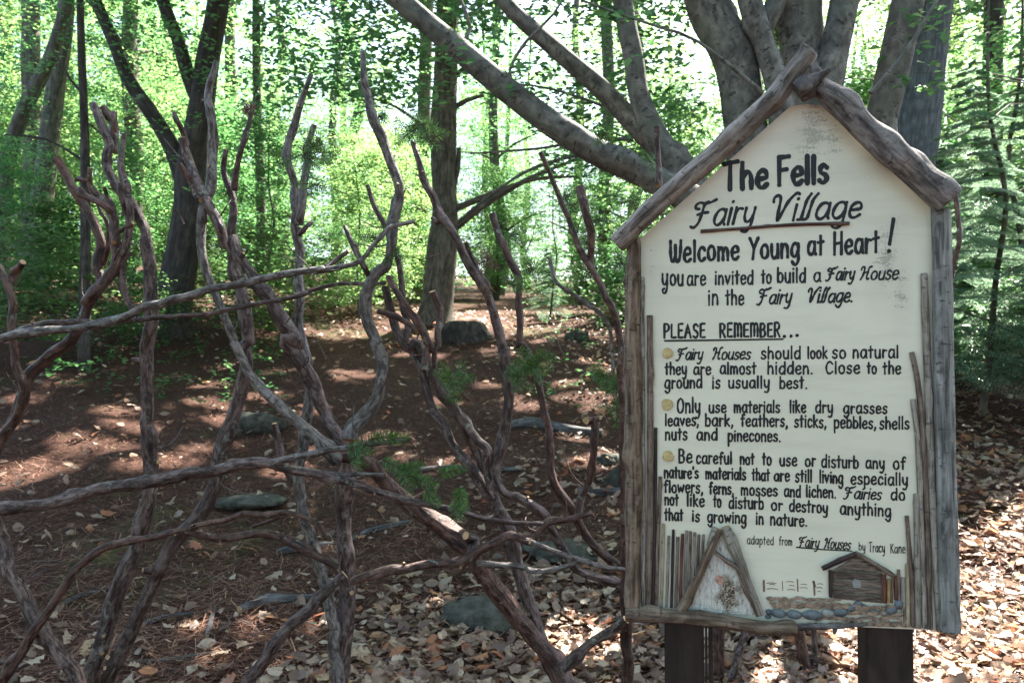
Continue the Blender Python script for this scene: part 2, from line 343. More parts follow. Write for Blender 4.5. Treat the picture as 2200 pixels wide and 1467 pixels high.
def T(*a, **k): th = trunk_tree(*a, **k); TREES.append(th); return th
T('oak_tree', 'straight grey trunk standing in the clearing mid picture with low bare branches', [
   ([(975, -500), (968, -150), (962, 0), (957, 150), (952, 300), (955, 450), (948, 560), (940, 650), (935, 690)], [36, 44, 48, 52, 56, 58, 64, 72, 92]),
   ([(1330, 300), (1230, 345), (1150, 378), (1080, 415), (1020, 455), (965, 500)], [4, 7, 10, 13, 16, 22]), ([(1240, 380), (1150, 385), (1060, 415), (975, 450)], [5, 8, 12, 16]),
   ([(1040, 205), (1005, 215), (970, 235)], [8, 10, 13]), ([(986, 318), (984, 360), (968, 430)], [10, 11, 12]), ([(790, 210), (850, 230), (950, 300)], [4, 6, 10]), ([(1000, 90), (1010, 130), (970, 170)], [5, 8, 10])], M['trunk'], 12.5)
T('maple_tree', 'dark forked trunk left of centre with one limb leaning far left', [
   ([(520, -400), (490, -150), (470, 0), (448, 120), (432, 240), (412, 350), (405, 450), (388, 560), (370, 650)], [34, 42, 46, 50, 55, 62, 64, 70, 84]),
   ([(120, -200), (205, 0), (240, 80), (275, 170), (330, 250), (375, 330), (405, 420)], [16, 24, 26, 28, 32, 36, 42]),
   ([(300, -200), (350, 0), (380, 80), (400, 150), (425, 215)], [18, 26, 28, 30, 34])], M['trunk_dark'], 10.5)
T('ash_tree', 'tall pale trunk near the left edge beside a thin sapling', [([(165, -400), (150, -100), (138, 60), (118, 200), (100, 350), (85, 480), (85, 640)], [24, 30, 35, 38, 42, 46, 56])], M['trunk_sunlit'], 13)
T('leaning_tree', 'slim trunk leaning right near the left edge of the woods', [([(190, -200), (140, 20), (105, 130), (55, 230), (20, 330), (5, 450), (-10, 640)], [20, 24, 28, 30, 32, 34, 42])], M['trunk_sunlit'], 12)
T('sapling_tree', 'thin straight dark sapling before the pale trunk on the left', [([(165, -300), (172, 0), (176, 130), (182, 300), (184, 460), (182, 660)], [12, 15, 16, 18, 20, 24]), ([(110, 100), (150, 170), (176, 200)], [3, 5, 7]), ([(10, 290), (100, 300), (178, 345)], [3, 5, 7])], M['trunk_dark'], 8.5)
T('birch_tree', 'pale trunk at the far left edge behind the leaning one', [([(75, -300), (66, 0), (68, 200), (70, 380), (60, 640)], [30, 36, 38, 40, 50])], M['trunk_sunlit'], 15)
T('pine_tree', 'broad blue grey trunk behind the beech at the top right', [([(2030, -500), (2005, -100), (1985, 60), (1970, 200), (1950, 320), (1930, 650), (1915, 900)], [90, 100, 105, 110, 115, 120, 140])], M['trunk_blue'], 9.5)
T('maple_tree', 'slender upright trunk just left of the mid picture oak, half hidden by leaves', [([(545, -300), (550, 0), (552, 200), (560, 400), (560, 640)], [12, 16, 18, 20, 24])], M['trunk'], 14)
T('ash_tree', 'brownish sunlit trunk close behind the clearing trunk', [([(925, -200), (915, 100), (908, 350), (903, 500), (900, 590)], [26, 28, 30, 32, 38])], M['trunk_sunlit'], 19)
T('birch_tree', 'faint pale trunk between the beech limb and the sign roof', [([(1290, -300), (1300, 0), (1308, 200), (1300, 400), (1300, 620)], [20, 24, 26, 28, 30])], M['trunk'], 22)
T('hemlock_tree', 'dim trunk among the bushes right of the sign', [([(2140, -300), (2135, 0), (2130, 300), (2128, 500), (2125, 760)], [34, 38, 42, 46, 55])], M['trunk_dark'], 14)

# ------------------------------------------------------------------ crowns
S_ = np.array(SDIR)
def hitg(P):
    q = P.copy()
    for _ in range(4):
        g = gz(q[:, 0], q[:, 1]); t = (P[:, 2] - g) / S_[2]; q = P - S_[None, :] * t[:, None]
    return q
LIT = []      # sunlit patches on the ground, (x, y, radius across, radius along)
for px, py, rx, ry in [(2160, 1190, .95, 1.0), (2120, 1350, .8, .7), (2260, 1300, 1, 1), (1990, 1430, .5, .35), (1650, 1440, .45, .3), (1800, 1420, .5, .35), (1330, 1440, .35, .25), (1240, 1400, .25, .2), (2130, 1060, .5, .35),
                       (1130, 708, .9, .45), (1180, 702, .6, .4), (700, 665, 2.2, .8), (860, 668, 1.8, .8), (1010, 665, 1.5, .7), (620, 695, .8, .5), (215, 955, .36, .2), (90, 1005, .34, .2), (290, 915, .3, .17), (10, 1030, .3, .2), (250, 880, .25, .12), (1750, 1400, .3, .3), (2180, 1000, .5, .35), (1900, 1450, .3, .3),
                       (520, 790, .5, .3), (430, 820, .4, .25), (480, 900, .2, .15), (560, 850, .3, .15), (110, 695, .6, .25), (30, 680, .6, .3), (250, 745, .3, .12), (1250, 850, .35, .12), (1130, 870, .25, .1), (1300, 790, .2, .1), (640, 770, .2, .12), (760, 800, .3, .1), (960, 860, .22, .08), (670, 880, .2, .1),
                       (1080, 760, .25, .1), (900, 760, .35, .1), (60, 770, .25, .1), (380, 700, .25, .12)]:
    p = gnd(px, py); LIT.append((p.x, p.y, rx, max(ry, .17)))
for px, py, D, r_ in [(900, 30, 4.4, .2), (1010, 130, 4.4, .22), (1230, 300, 4.4, .2), (1380, 380, 4.4, .18), (1365, 120, 4.55, .22), (1400, 280, 4.55, .15), (1180, 95, 4.9, .2), (1600, 180, 4.6, .2), (1730, 60, 4.7, .25), (1800, 60, 4.6, .2), (1900, 200, 4.9, .2),
                     (985, 1130, 2.05, .09), (880, 1215, 1.93, .07), (1040, 960, 2.03, .07), (1180, 1120, 2.03, .09), (720, 1250, 2.1, .06), (640, 600, 1.95, .08), (450, 500, 2.03, .08), (120, 715, 1.95, .1), (1120, 1290, 2.1, .07), (840, 350, 2.0, .1), (2050, 800, 1.45, .1), (1900, 330, 1.45, .12)]:
    p = at(px, py, D)
    for _ in range(3): h = p.z - float(gz(p.x - SDIR.x / SDIR.z * 1.5, p.y - SDIR.y / SDIR.z * 1.5)); 
    LIT.append((p.x - SDIR.x / SDIR.z * h, p.y - SDIR.y / SDIR.z * h, r_, r_))
rp = random.Random(5)
for _ in range(46):        # small flecks over the slope
    p = gnd(rp.uniform(20, 1330), rp.uniform(720, 1010)); r_ = rp.uniform(.07, .17); LIT.append((p.x, p.y, r_ * 1.4, r_))
for _ in range(8):
    p = gnd(rp.uniform(100, 1300), rp.uniform(1040, 1440)); r_ = rp.uniform(.05, .08); LIT.append((p.x, p.y, r_, r_))
for x, y, h, r_ in [(4.4, 7.6, 1.6, 1.5), (4.9, 7.2, 1.4, 1.5), (4.3, 6.6, .8, 1), (6.3, 10, 2, 1.6), (5.2, 9.4, 1.4, 1.1), (3.9, 6.6, 3.2, 1.2), (5, 8, 3.4, 1.6)]:   # gaps that let the sun on to the young firs
    LIT.append((x - SDIR.x / SDIR.z * h, y - SDIR.y / SDIR.z * h, r_, r_))
def keep(P, soft=.12):
    q = hitg(P); k = np.ones(len(P), bool)
    for x, y, rx, ry in LIT:
        d = ((q[:, 0] - x) / rx) ** 2 + ((q[:, 1] - y) / ry) ** 2
        k &= ~(d < 1 + soft * RS.randn(len(P)))
    return k
# overhead canopy of the near trees (shade for the clearing)
n = 4400
tx = RS.uniform(-9.5, 7.5, n); ty = RS.uniform(.4, 11, n); hh = RS.uniform(6.5, 12, n)
C0 = np.stack([tx, ty, np.zeros(n)], 1); C0[:, 2] = gz(tx, ty)
C0 = C0 + S_[None, :] * (hh / S_[2])[:, None]
P = sprays(C0, 46, .62)
P = P[keep(P)]
owners = [(bt, 'beech'), *[(t_, 'o') for t_ in TREES]]
oxy = np.array([[o.location.x, o.location.y] for o, _ in owners]); 
dist = ((P[:, None, :2] - oxy[None, :, :]) ** 2).sum(2); own = dist.argmin(1)
for k, (o, _) in enumerate(owners):
    Q = P[own == k]
    if len(Q) < 50: continue
    V, Fq, rn = leaves_np(Q, .125, .3, .62); npmesh('crown', V, Fq, M['leaf'], o, rn)
# foliage in view: hanging sprays of the near beech, real leaf size
def vol(n, boxes):
    out = []
    for (x0, x1, y0, y1, D0, D1, wt) in boxes:
        k = int(n * wt); D = RS.uniform(D0, D1, k); px = RS.uniform(x0, x1, k); py = RS.uniform(y0, y1, k)
        out.append(np.stack([(px - CX) / F_PX * D, D, 1.45 - (py - 780) / F_PX * D], 1))
    return np.concatenate(out)
Cn = vol(420, [(820, 1480, -250, 200, 4.2, 7.5, .35), (1150, 1480, 150, 420, 5, 8, .15), (560, 900, -200, 220, 5, 8, .2), (1980, 2400, -200, 330, 4.5, 8, .3)])
P = sprays(Cn, 34, .34, .03)
P = P[keep(P)]; V, Fq, rn = leaves_np(P, .066, .25, .58); npmesh('crown', V, Fq, M['leaf'], bt, rn)

Cn = vol(400, [(-200, 1150, -280, 150, 11, 17, .42), (-150, 420, -250, 120, 7.5, 11, .16), (-150, 640, 60, 420, 9.5, 14, .26), (560, 1500, -280, 90, 8, 14, .16)])
P = sprays(Cn, 40, .42, .03)
V, Fq, rn = leaves_np(P, .068, .25, .58); npmesh('crown', V, Fq, M['leaf'], TREES[1], rn)

def crown_mesh(name, seed, rad, z0, z1, nsp, per, srad, size, mat, taper=.35):
    rs = np.random.RandomState(seed)
    z = rs.uniform(0, 1, nsp); r = rad * np.sqrt(rs.uniform(.03, 1, nsp)) * (1 - taper * np.abs(z - .4) * 1.6); a = rs.uniform(0, 6.28, nsp)
    lump = .75 + .35 * np.sin(a * 3 + z * 9 + seed)
    c = np.stack([r * lump * np.cos(a), r * lump * np.sin(a), z0 + (z1 - z0) * z], 1)
    P = sprays(c, per, srad, .04, rs); P = P[P[:, 2] > .15]
    V, Fq, rn = leaves_np(P, size, .3, .6, rs=rs)
    o = npmesh(name, V, Fq, mat, None, rn); me = o.data; bpy.data.objects.remove(o); return me
CR = [crown_mesh('crown', s, 2.6, 1.2, 8.6, 330, 34, .6, .085, M['leaf']) for s in (1, 2, 3)]
CRL = [crown_mesh('crown', s, 1.6, .35, 4.2, 200, 46, .45, .085, M['leaf']) for s in (5, 6)]
BUSH = [crown_mesh('foliage', s, .75, .1, 1.1, 70, 34, .26, .065, M['leafdark'], .6) for s in (8, 9)]
def simple_trunk(name, h, r, seed, lean=.3):
    random.seed(seed); mb = MB(); x = y = 0; P = []
    for k in range(7):
        P.append((x, y, -.2 + h * k / 6)); x += random.uniform(-lean, lean) * h / 12; y += random.uniform(-lean, lean) * h / 12
    tube(mb, P, [r * 1.3, r, r * .85, r * .6, r * .35], 9, .25, .06, 2, cap=-1)
    for k in range(5):
        z = h * random.uniform(.2, .8); a = random.uniform(0, 6.28); b0 = Vector(P[int(z / h * 6)]) if True else 0
        L = random.uniform(1, 2.2); tube(mb, [b0, b0 + Vector((math.cos(a) * L * .5, math.sin(a) * L * .5, L * .25)), b0 + Vector((math.cos(a) * L, math.sin(a) * L, L * .35))], [r * .3, r * .12], 5, .3, .1, cap=-1)
    o = mb.build(name, M['trunk']); me = o.data; bpy.data.objects.remove(o); return me
TK = [simple_trunk('trunk', 13, .15, 1), simple_trunk('trunk', 12, .11, 2), simple_trunk('trunk', 13, .19, 3, .5)]
TS = [simple_trunk('trunk', 4.5, .028, 4), simple_trunk('trunk', 4.6, .02, 5, .6)]
def place(name, x, y, tk, crs, label, cat, group, sc=1.0, rz=None, crown='crown'):
    th = thing(name, (x, y, float(gz(np.float64(x), np.float64(y)))), label, cat, group)
    th.scale = (sc,) * 3; th.rotation_euler.z = random.uniform(0, 6.28) if rz is None else rz
    if tk is not None:
        o = bpy.data.objects.new('trunk', tk); COL.objects.link(o); o.parent = th
    for c_, zz in crs:
        o = bpy.data.objects.new(crown, c_); COL.objects.link(o); o.parent = th; o.location.z = zz; o.rotation_euler.z = random.uniform(0, 6.28)
    return th
random.seed(21)
def shades(x, y, rad, top):
    for a, b_, rx, ry in LIT[:39]:
        for h in np.arange(.8, top, .7):
            if (a + S_[0] / S_[2] * h - x) ** 2 + (b_ + S_[1] / S_[2] * h - y) ** 2 < rad * rad: return True
    return False
pts = []
tries = 0
while len(pts) < 66 and tries < 6000:
    tries += 1
    D = 15 + 30 * random.random() ** 1.1; px = random.uniform(-350, 2550); x = (px - CX) / F_PX * D
    if any((x - a) ** 2 + (D - b_) ** 2 < 6 for a, b_ in pts): continue
    if D < 22 and shades(x, D, 2.3, 10): continue
    pts.append((x, D))
for x, y in pts:
    far = y > 24
    place('forest_tree', x, y, random.choice(TK), [(random.choice(CR), random.uniform(-.6, .8)), ] , 'slender grey trunk with bright green leaves deep in the forest', 'tree', 'far forest trees', random.uniform(.85, 1.25))
for k in range(15):       # the wood goes on behind the camera
    a = random.uniform(2.5, 7.0); r_ = random.uniform(5.5, 13); x, y = r_ * math.cos(a), -abs(r_ * math.sin(a)) - .5
    place('forest_tree', x, y, random.choice(TK), [(random.choice(CR), random.uniform(.6, 1.8))], 'forest tree standing behind the viewer', 'tree', 'trees behind the viewer', random.uniform(1.0, 1.3))
pts2 = []; tries = 0
while len(pts2) < 52 and tries < 6000:
    tries += 1
    D = random.uniform(11.5, 26); px = random.uniform(-250, 2450); x = (px - CX) / F_PX * D
    if 520 < px < 1330 and D < 15.5: continue
    if px < 850 and D < 12.6: continue
    if any((x - a) ** 2 + (D - b_) ** 2 < 1.8 for a, b_ in pts2): continue
    if px > 850 and shades(x, D, 1.3, 4.5): continue
    pts2.append((x, D))
for x, y in pts2:
    place('sapling', x, y, random.choice(TS), [(random.choice(CRL), random.uniform(-.2, .3))], 'thin young tree with low leafy branches in the understorey', 'tree', 'understorey saplings', random.uniform(.75, 1.2))
for px, D, sc in [(560, 12.2, .7), (270, 12.5, .6), (10, 10.5, .55), (770, 13.6, .7), (2090, 12.5, 1.0)]:
    place('sapling', (px - CX) / F_PX * D, D, random.choice(TS), [(random.choice(CRL), random.uniform(-.2, .3))], 'thin young tree with low leafy branches in the understorey', 'tree', 'understorey saplings', sc)
pts3 = [(-.62 * 8.2, 8.6), (-.5 * 9, 9.6), (-.56 * 11, 11), (-.36 * 9, 10.4), (-.44 * 11, 12.4), (-.3 * 12, 13), (.11 * 13, 14.5), (.16 * 12, 13.2), (.06 * 14, 15.5), (.20 * 10, 11.5), (.62 * 9, 9.8), (.58 * 8, 8.6), (.66 * 8, 8.2), (.2 * 12, 14), (-.62 * 12, 13), (-.24 * 14, 14.6)]
BL = ['low leafy shrub in the shade nearest the left edge of the clearing', 'low shrub between the thin dark sapling and the dark forked trunk', 'low shrub in the shade farther back at the left edge',
 'low shrub just right of the dark forked trunk', 'low shrub right behind the foot of the dark forked trunk', 'low shrub at the left end of the sunny band of ground', 'small shrub at the back of the clearing, left of the sign roof end',
 'shrub at the back of the clearing touching the left post of the sign', 'smallest shrub behind the flat grey block in the clearing', 'shrub mostly hidden behind the left half of the sign', 'shrub under the taller fir right of the sign', 'shrub tucked behind the right post of the sign',
 'shrub at the foot of the bushy fir at the right edge', 'shrub hidden behind the middle of the sign', 'farthest low shrub near the pale trunks on the left', 'shrub at the back of the sunny band left of the clearing trunk']
for (x, y), bl_ in zip(pts3, BL):
    place('bush', x, y, None, [(random.choice(BUSH), 0)], bl_, 'shrub', 'low shrubs round the clearing', random.uniform(.8, 1.35), crown='foliage')
# the far wood as one mass
n = 9000
D = RS.uniform(34, 60, n); px = RS.uniform(-500, 2700, n); x = (px - CX) / F_PX * D
C0 = np.stack([x, D, gz(x, D) + RS.uniform(0, 1, n) ** 1.2 * 17], 1)
C0 = C0[(np.sin(C0[:, 0] * .5) * np.sin(C0[:, 2] * .6 + C0[:, 0] * .2) + RS.rand(len(C0)) * 1.2) > .05]
P = sprays(C0, 13, 1.0, .1); V, Fq, rn = leaves_np(P, .27, .3, .6)
tag(npmesh('far_woods', V, Fq, M['leaf'], None, rn), 'mass of bright green leaves closing the view far behind', 'foliage', kind='stuff')

# conifers right of the sign: trunk + drooping fronds
def frond_np(rs, L):
    """needle quads of one frond along +X"""
    out = []; n = int(L / .035)
    for k in range(n):
        tx_ = L * (.08 + .92 * k / n); sl_ = (1 - k / n) ** .8 * L * .42 + .03
        for sgn in (-1, 1):
            m_ = max(3, int(sl_ / .012)); tt = (np.arange(m_) + rs.rand(m_) * .5) / m_
            bx = tx_ + tt * sl_ * .62; by = sgn * tt * sl_ * .8; bz = -.25 * bx ** 2 - .5 * (by ** 2) / max(L, .1)
            for sd in (-1, 1):
                ax = .62 * .6 - sd * .8 * .8; ay = sgn * .8 * .6 + sd * .62 * .8 * 1
                nv = np.stack([np.full(m_, ax), np.full(m_, ay), rs.randn(m_) * .15], 1); nv /= np.linalg.norm(nv, axis=1)[:, None]
                p0 = np.stack([bx, by, bz], 1); out.append((p0, nv))
    return np.concatenate([o[0] for o in out]), np.concatenate([o[1] for o in out])
def conifer_mesh(seed, h, rad, nf, nl=.016, nw=.0035, zb=.4):
    rs = np.random.RandomState(seed); Vs = []; 
    proto = [frond_np(rs, 1.0) for _ in range(2)]
    for k in range(nf):
        z = zb + (h - zb) * (k / nf) ** .9; L = rad * (1 - .85 * (z - zb) / (h - zb)) * rs.uniform(.7, 1.1)
        a = k * 2.4 + rs.rand(); p0, nv = proto[k % 2]; sel = rs.rand(len(p0)) < .5 * min(1, L) + .12
        p = p0[sel] * L; v = nv[sel]; t_ = rs.uniform(-.25, .15)
        ca, sa = math.cos(a), math.sin(a); ct, st = math.cos(t_), math.sin(t_)
        def rot(q): 
            x = q[:, 0] * ct - q[:, 2] * st; zz = q[:, 0] * st + q[:, 2] * ct
            return np.stack([x * ca - q[:, 1] * sa, x * sa + q[:, 1] * ca, zz], 1)
        p = rot(p) + np.array([0, 0, z]); v = rot(v)
        s = np.cross(v, np.array([0, 0, 1.0])) ; s /= np.linalg.norm(s, axis=1)[:, None] + 1e-6
        Vs.append(np.stack([p - s * nw, p + v * nl - s * nw * .4, p + v * nl + s * nw * .4, p + s * nw], 1))
    V = np.concatenate(Vs).reshape(-1, 3); Fq = np.arange(len(V)).reshape(-1, 4)
    return V, Fq
V, Fq = conifer_mesh(3, 3.4, 1.15, 90, .026, .006)
o = npmesh('crown', V, Fq, M['needle']); cm1 = o.data; bpy.data.objects.remove(o)
V, Fq = conifer_mesh(4, 2.3, .9, 70, .026, .006)
o = npmesh('crown', V, Fq, M['needle']); cm2 = o.data; bpy.data.objects.remove(o)
for x, y, me_, sc, lb in [(.60 * 7.4, 7.6, cm1, 1, 'pale young fir right behind the sign roof end'), (.70 * 7.2, 7.2, cm2, 1.1, 'bushy young fir at the right edge of the picture'), (.56 * 9.2, 9.4, cm2, 1.2, 'small dim fir low behind the right side of the sign'),
                          (.67 * 9.8, 10, cm1, 1.2, 'taller fir at the back of the firs right of the sign'), (.05 * 12, 13.2, cm2, .55, 'little dark hemlock by the stump in the clearing')]:
    place('fir_tree', x, y, TS[0], [(me_, 0)], lb, 'fir tree', 'young firs' if 'firs' in lb or 'fir ' in lb else None, sc)

# ------------------------------------------------------------------ things on the ground
def rock(name, px, py, wpx, hpx, label, cat, mat='rock', seed=1, dy=.8):
    p = gnd(px, py); D = (p - CAM).dot(FW); wx = wpx / F_PX * D / 2; hz = hpx / F_PX * D
    import bmesh
    bm = bmesh.new(); bmesh.ops.create_icosphere(bm, subdivisions=4, radius=1); s = Vector((seed * 5.3, 1, 2))
    me = bpy.data.meshes.new(name)
    for v in bm.verts:
        c = v.co.copy(); k = 1 + .34 * noise.noise(c * 1.1 + s) + .22 * abs(noise.noise(c * 2.3 + s)) + .05 * noise.noise(c * 7 + s) + .02 * noise.noise(c * 17 + s)
        v.co = Vector((c.x * wx * k, c.y * wx * dy * k, (c.z * .95) * hz * (1 if c.z > 0 else .6) * k))
    bm.to_mesh(me); bm.free(); me.polygons.foreach_set('use_smooth', [True] * len(me.polygons)); me.materials.append(M[mat])
    o = bpy.data.objects.new(name, me); COL.objects.link(o); o.location = p + Vector((0, wx * dy * .3, hz * .1)); return tag(o, label, cat)
rock('rock', 1050, 1350, 185, 52, 'large smooth green grey rock among dry leaves below the fence', 'rock', seed=1)
rock('rock', 1240, 732, 52, 20, 'small flat topped grey block in the sunny clearing', 'rock', seed=2)
rock('rock', 530, 1085, 140, 18, 'low pale mossy stone sunk in the soil between the fence uprights', 'rock', seed=3)
rock('rock', 1225, 1195, 180, 20, 'dark mossy stone behind the forked rail left of the sign', 'rock', seed=4)
rock('rock', 1310, 995, 50, 20, 'small grey stone beside the left edge of the sign', 'rock', seed=5)
rock('rock', 1335, 1040, 70, 34, 'grey stone half hidden behind the left post of the sign', 'rock', seed=6)
rock('rock', 540, 925, 105, 36, 'dark rounded boulder in deep shade left of centre', 'rock', seed=8)
#rock('rock', 80, 855, 230, 60, 'dark mossy mound of stone at the left edge of the clearing', 'rock', seed=9)
# stump
p = gnd(1000, 725); th = thing('tree_stump', p, 'dark low stump in the clearing behind the fence', 'stump')
D = (p - CAM).dot(FW); mb = MB(); r = 38 / F_PX * D
tube(mb, [p + Vector((0, 0, -.2)), p + Vector((0, 0, .1)), p + Vector((0, 0, 34 / F_PX * D))], [r * 1.5, r * 1.2, r * .9], 26, .04, .3, 6); mb.build('trunk', [M['trunk_dark'], M['trunk_dark']], th)
def ground_tube(name, pts, w, label, cat, mat, lift=.3):
    P = [gnd(x, y) for x, y in pts]; D = (P[0] - CAM).dot(FW); r = w / F_PX * D / 2
    for q in P: q.z += r * lift
    mb = MB(); tube(mb, P, [r * .7, r, r * .9, r * .5], 9, .04, .15, 9); return tag(mb.build(name, [M[mat], M['cut']], None, P[0]), label, cat)
z7 = lambda L: [Z(7, *q) for q in L]; z6 = lambda L: [Z(6, *q) for q in L]
ground_tube('tree_root', z7([(290, 885), (370, 850), (440, 830), (540, 812)]), 14, 'blue grey root curving right of the thick upright in the fence', 'tree root', 'root')
ground_tube('tree_root', z7([(-10, 940), (90, 920), (220, 905)]), 20, 'blue grey root left of the thick upright, level with its black tie', 'tree root', 'root')
ground_tube('tree_root', z6([(985, 1180), (1100, 1140), (1200, 1130), (1290, 1125)]), 26, 'thick dark root on the soil left of the thick upright', 'tree root', 'root')
ground_tube('tree_root', z7([(560, 600), (700, 590), (850, 600), (1010, 595)]), 14, 'straight dark root in the clearing behind the drooping needle spray', 'tree root', 'root')
ground_tube('tree_root', z7([(940, 420), (1050, 410), (1200, 440), (1330, 450)]), 26, 'gnarled root crossing the path left of the sign', 'tree root', 'root')
ground_tube('tree_root', z7([(1220, 690), (1320, 690), (1440, 685)]), 22, 'pale root running under the left post of the sign', 'tree root', 'root')
ground_tube('tree_root', z6([(590, 1235), (680, 1200), (800, 1185)]), 12, 'short thin root between the two leaning lower trunks', 'tree root', 'root')
ground_tube('fallen_stick', z6([(520, 1395), (650, 1390), (760, 1370), (900, 1345)]), 12, 'dark stick lying low between dry leaves near the bottom left', 'stick', 'trunk_dark')
ground_tube('fallen_stick', z6([(850, 1285), (865, 1230), (882, 1160)]), 12, 'short grey stick standing alone in the soil patch', 'stick', 'root')
ground_tube('fallen_stick', z7([(880, 1480), (960, 1440), (1060, 1410)]), 16, 'dark stick at the bottom edge left of the sign', 'stick', 'trunk_dark')
ground_tube('fallen_stick', z6([(260, 1160), (330, 1110), (480, 1080)]), 12, 'thin dark stick left of the leaning trunk', 'stick', 'trunk_dark')
ground_tube('fallen_log', [(1560, 1475), (1605, 1430), (1650, 1385)], 26, 'pale broken branch lying in sunlit leaves under the sign', 'log', 'post_brown', .9)
ground_tube('fallen_stick', [(1985, 1450), (2080, 1415), (2190, 1395)], 20, 'red brown stick in the leaves at the lower right corner', 'stick', 'fence_red')

# leaf litter
def leaf_template(rs, kind):
    """curled leaf lying about z=0, 28 triangles"""
    nL = 7; xs = np.linspace(0, 1, nL + 1)
    wd = {0: [.01, .17, .27, .31, .29, .22, .11, 0], 1: [.01, .22, .33, .36, .31, .21, .09, 0], 2: [.02, .30, .16, .40, .18, .30, .10, 0]}[kind]
    c1, c2 = rs.uniform(-.7, 1.3), rs.uniform(-1.2, 1.2); roll = rs.uniform(-.1, 1.1); tw = rs.uniform(-.5, .5); bend = rs.uniform(-.12, .12)
    V = []
    for x, w_ in zip(xs, wd):
        zc = c1 * (x - .5) ** 2 * .6 + c2 * (x - .5) ** 3
        for s in (-1, -.55, 0, .55, 1):
            ww = s * w_ * (1 + .12 * rs.randn() * (abs(s) == 1))
            V.append((x - .5 + .04 * rs.randn() * (abs(s) == 1), ww + bend * math.sin(x * 3.14), zc + roll * s * s * w_ * .5 + tw * (x - .5) * s * w_ + (.015 * rs.randn()) - (.02 if s == 0 else 0)))
    Fq = []
    for k in range(nL):
        for s in range(4):
            a = k * 5 + s; Fq.append((a, a + 5, a + 6, a + 1))
    return np.array(V), np.array(Fq)
rs = np.random.RandomState(5); LT = [leaf_template(rs, k % 3) for k in range(12)]
def scatter_leaves(N, rs, near=False):
    """positions on the ground inside the view, density varied"""
    out = []
    while len(out) < N:
        D = (2.9 + 13 * rs.rand() ** 1.7); px = rs.uniform(-150, 2350); x = (px - CX) / F_PX * D; y = D
        g = float(gz(x, y)); py = 780 - (g - 1.45) / D * F_PX
        d = .15
        if py > 1230: d = .35 + .65 * min(1, (py - 1230) / 120)
        if px > 1100: d = max(d, .25 + .75 * min(1, max(0, (py - 1180)) / 60))
        if px > 1500: d = max(d, 1 if py > 900 else .5)
        if px < 1000: d *= max(.10, min(1, (px - 560) / 420))
        if px < 1000 and py < 1200: d = .09
        if D > 11: d = max(d, .4)
        d *= .55 + .9 * (noise.noise(Vector((x * 1.7, y * 1.7, 3))) + .5)
        if rs.rand() < d: out.append((x, y, g, D, px))
    return out
pl = scatter_leaves(21000, rs); pl.sort(key=lambda q: q[3] + (0 if 0 < q[4] < 2200 else 50))
def leaf_xf(x, y, g, rs, tilt=.35):
    Rm = Matrix.Rotation(rs.uniform(0, 6.28), 3, 'Z') @ Matrix.Rotation((3.14 if rs.rand() < .4 else 0) + rs.randn() * tilt, 3, 'X') @ Matrix.Rotation(rs.randn() * tilt, 3, 'Y')
    L = .02 + .08 * rs.rand() ** 1.1; return np.array(Rm) * L, np.array([x, y, g + .012 + abs(rs.randn()) * .02])
Vs = []; Fs = []; Rn = []; off = 0
vis = [q for q in pl if 0 < q[4] < 2200][:300]; vs_ = set(id(q) for q in vis)
tmpl = []
for k, (V, Fq) in enumerate(LT):
    for c_ in range(4):
        o = npmesh('fallen_leaf', V, Fq, M['litter'], ground, np.full(len(Fq), rs.rand()), smooth=True); tmpl.append(o.data); bpy.data.objects.remove(o)
for q in pl:
    A, tr = leaf_xf(q[0], q[1], q[2], rs)
    if id(q) in vs_:
        o = bpy.data.objects.new('fallen_leaf', random.choice(tmpl)); COL.objects.link(o); o.parent = ground
        m4 = Matrix([[*A[0], tr[0]], [*A[1], tr[1]], [*A[2], tr[2]], [0, 0, 0, 1]]); o.matrix_local = m4
    else:
        V, Fq = LT[rs.randint(12)]; Vs.append(V @ A.T + tr); Fs.append(Fq + off); off += len(V); Rn.append(np.full(len(Fq), min(1, rs.rand() + (.06 if q[4] > 1900 else 0))))
tag(npmesh('leaf_litter', np.concatenate(Vs), np.concatenate(Fs), M['litter'], None, np.concatenate(Rn), smooth=True), 'dry beige and brown fallen leaves covering the forest floor', 'leaves', kind='stuff')
# needles and bits of twig
N = 90000
D = 2.8 + 9 * RS.rand(N) ** 1.5; x = (RS.uniform(-150, 2350, N) - CX) / F_PX * D
P = np.stack([x, D, gz(x, D) + .004 + RS.rand(N) * .015], 1)
a = RS.rand(N) * 6.28; d = np.stack([np.cos(a), np.sin(a), RS.randn(N) * .2], 1); L = (.02 + .05 * RS.rand(N) ** 3)[:, None]; s = np.stack([-np.sin(a), np.cos(a), np.zeros(N)], 1) * (.0011 + .0018 * RS.rand(N) ** 3)[:, None]
V = np.stack([P - d * L - s, P + d * L - s, P + d * L + s, P - d * L + s], 1).reshape(-1, 3)
tag(npmesh('needle_litter', V, np.arange(4 * N).reshape(-1, 4), M['pineneedle']), 'rust brown dry needles strewn over the soil', 'needles', kind='stuff')
# fallen twigs among the leaves
random.seed(77); mb = MB()
for _ in range(420):
    D = 2.9 + 6 * random.random() ** 1.4; x = (random.uniform(-100, 2300) - CX) / F_PX * D; a = random.uniform(0, 6.28); L = random.uniform(.04, .22); P = []
    for k in range(4):
        P.append(Vector((x, D, float(gz(x, D)) + .012 + random.uniform(0, .015)))); a += random.uniform(-.5, .5); x += math.cos(a) * L / 3; D += math.sin(a) * L / 3
    tube(mb, P, [random.uniform(.0015, .004), .001], 5, .03, .2, 20, cap=-1)
tag(mb.build('fallen_twigs', M['fence']), 'thin dry twigs scattered through the fallen leaves', 'twigs', kind='stuff')
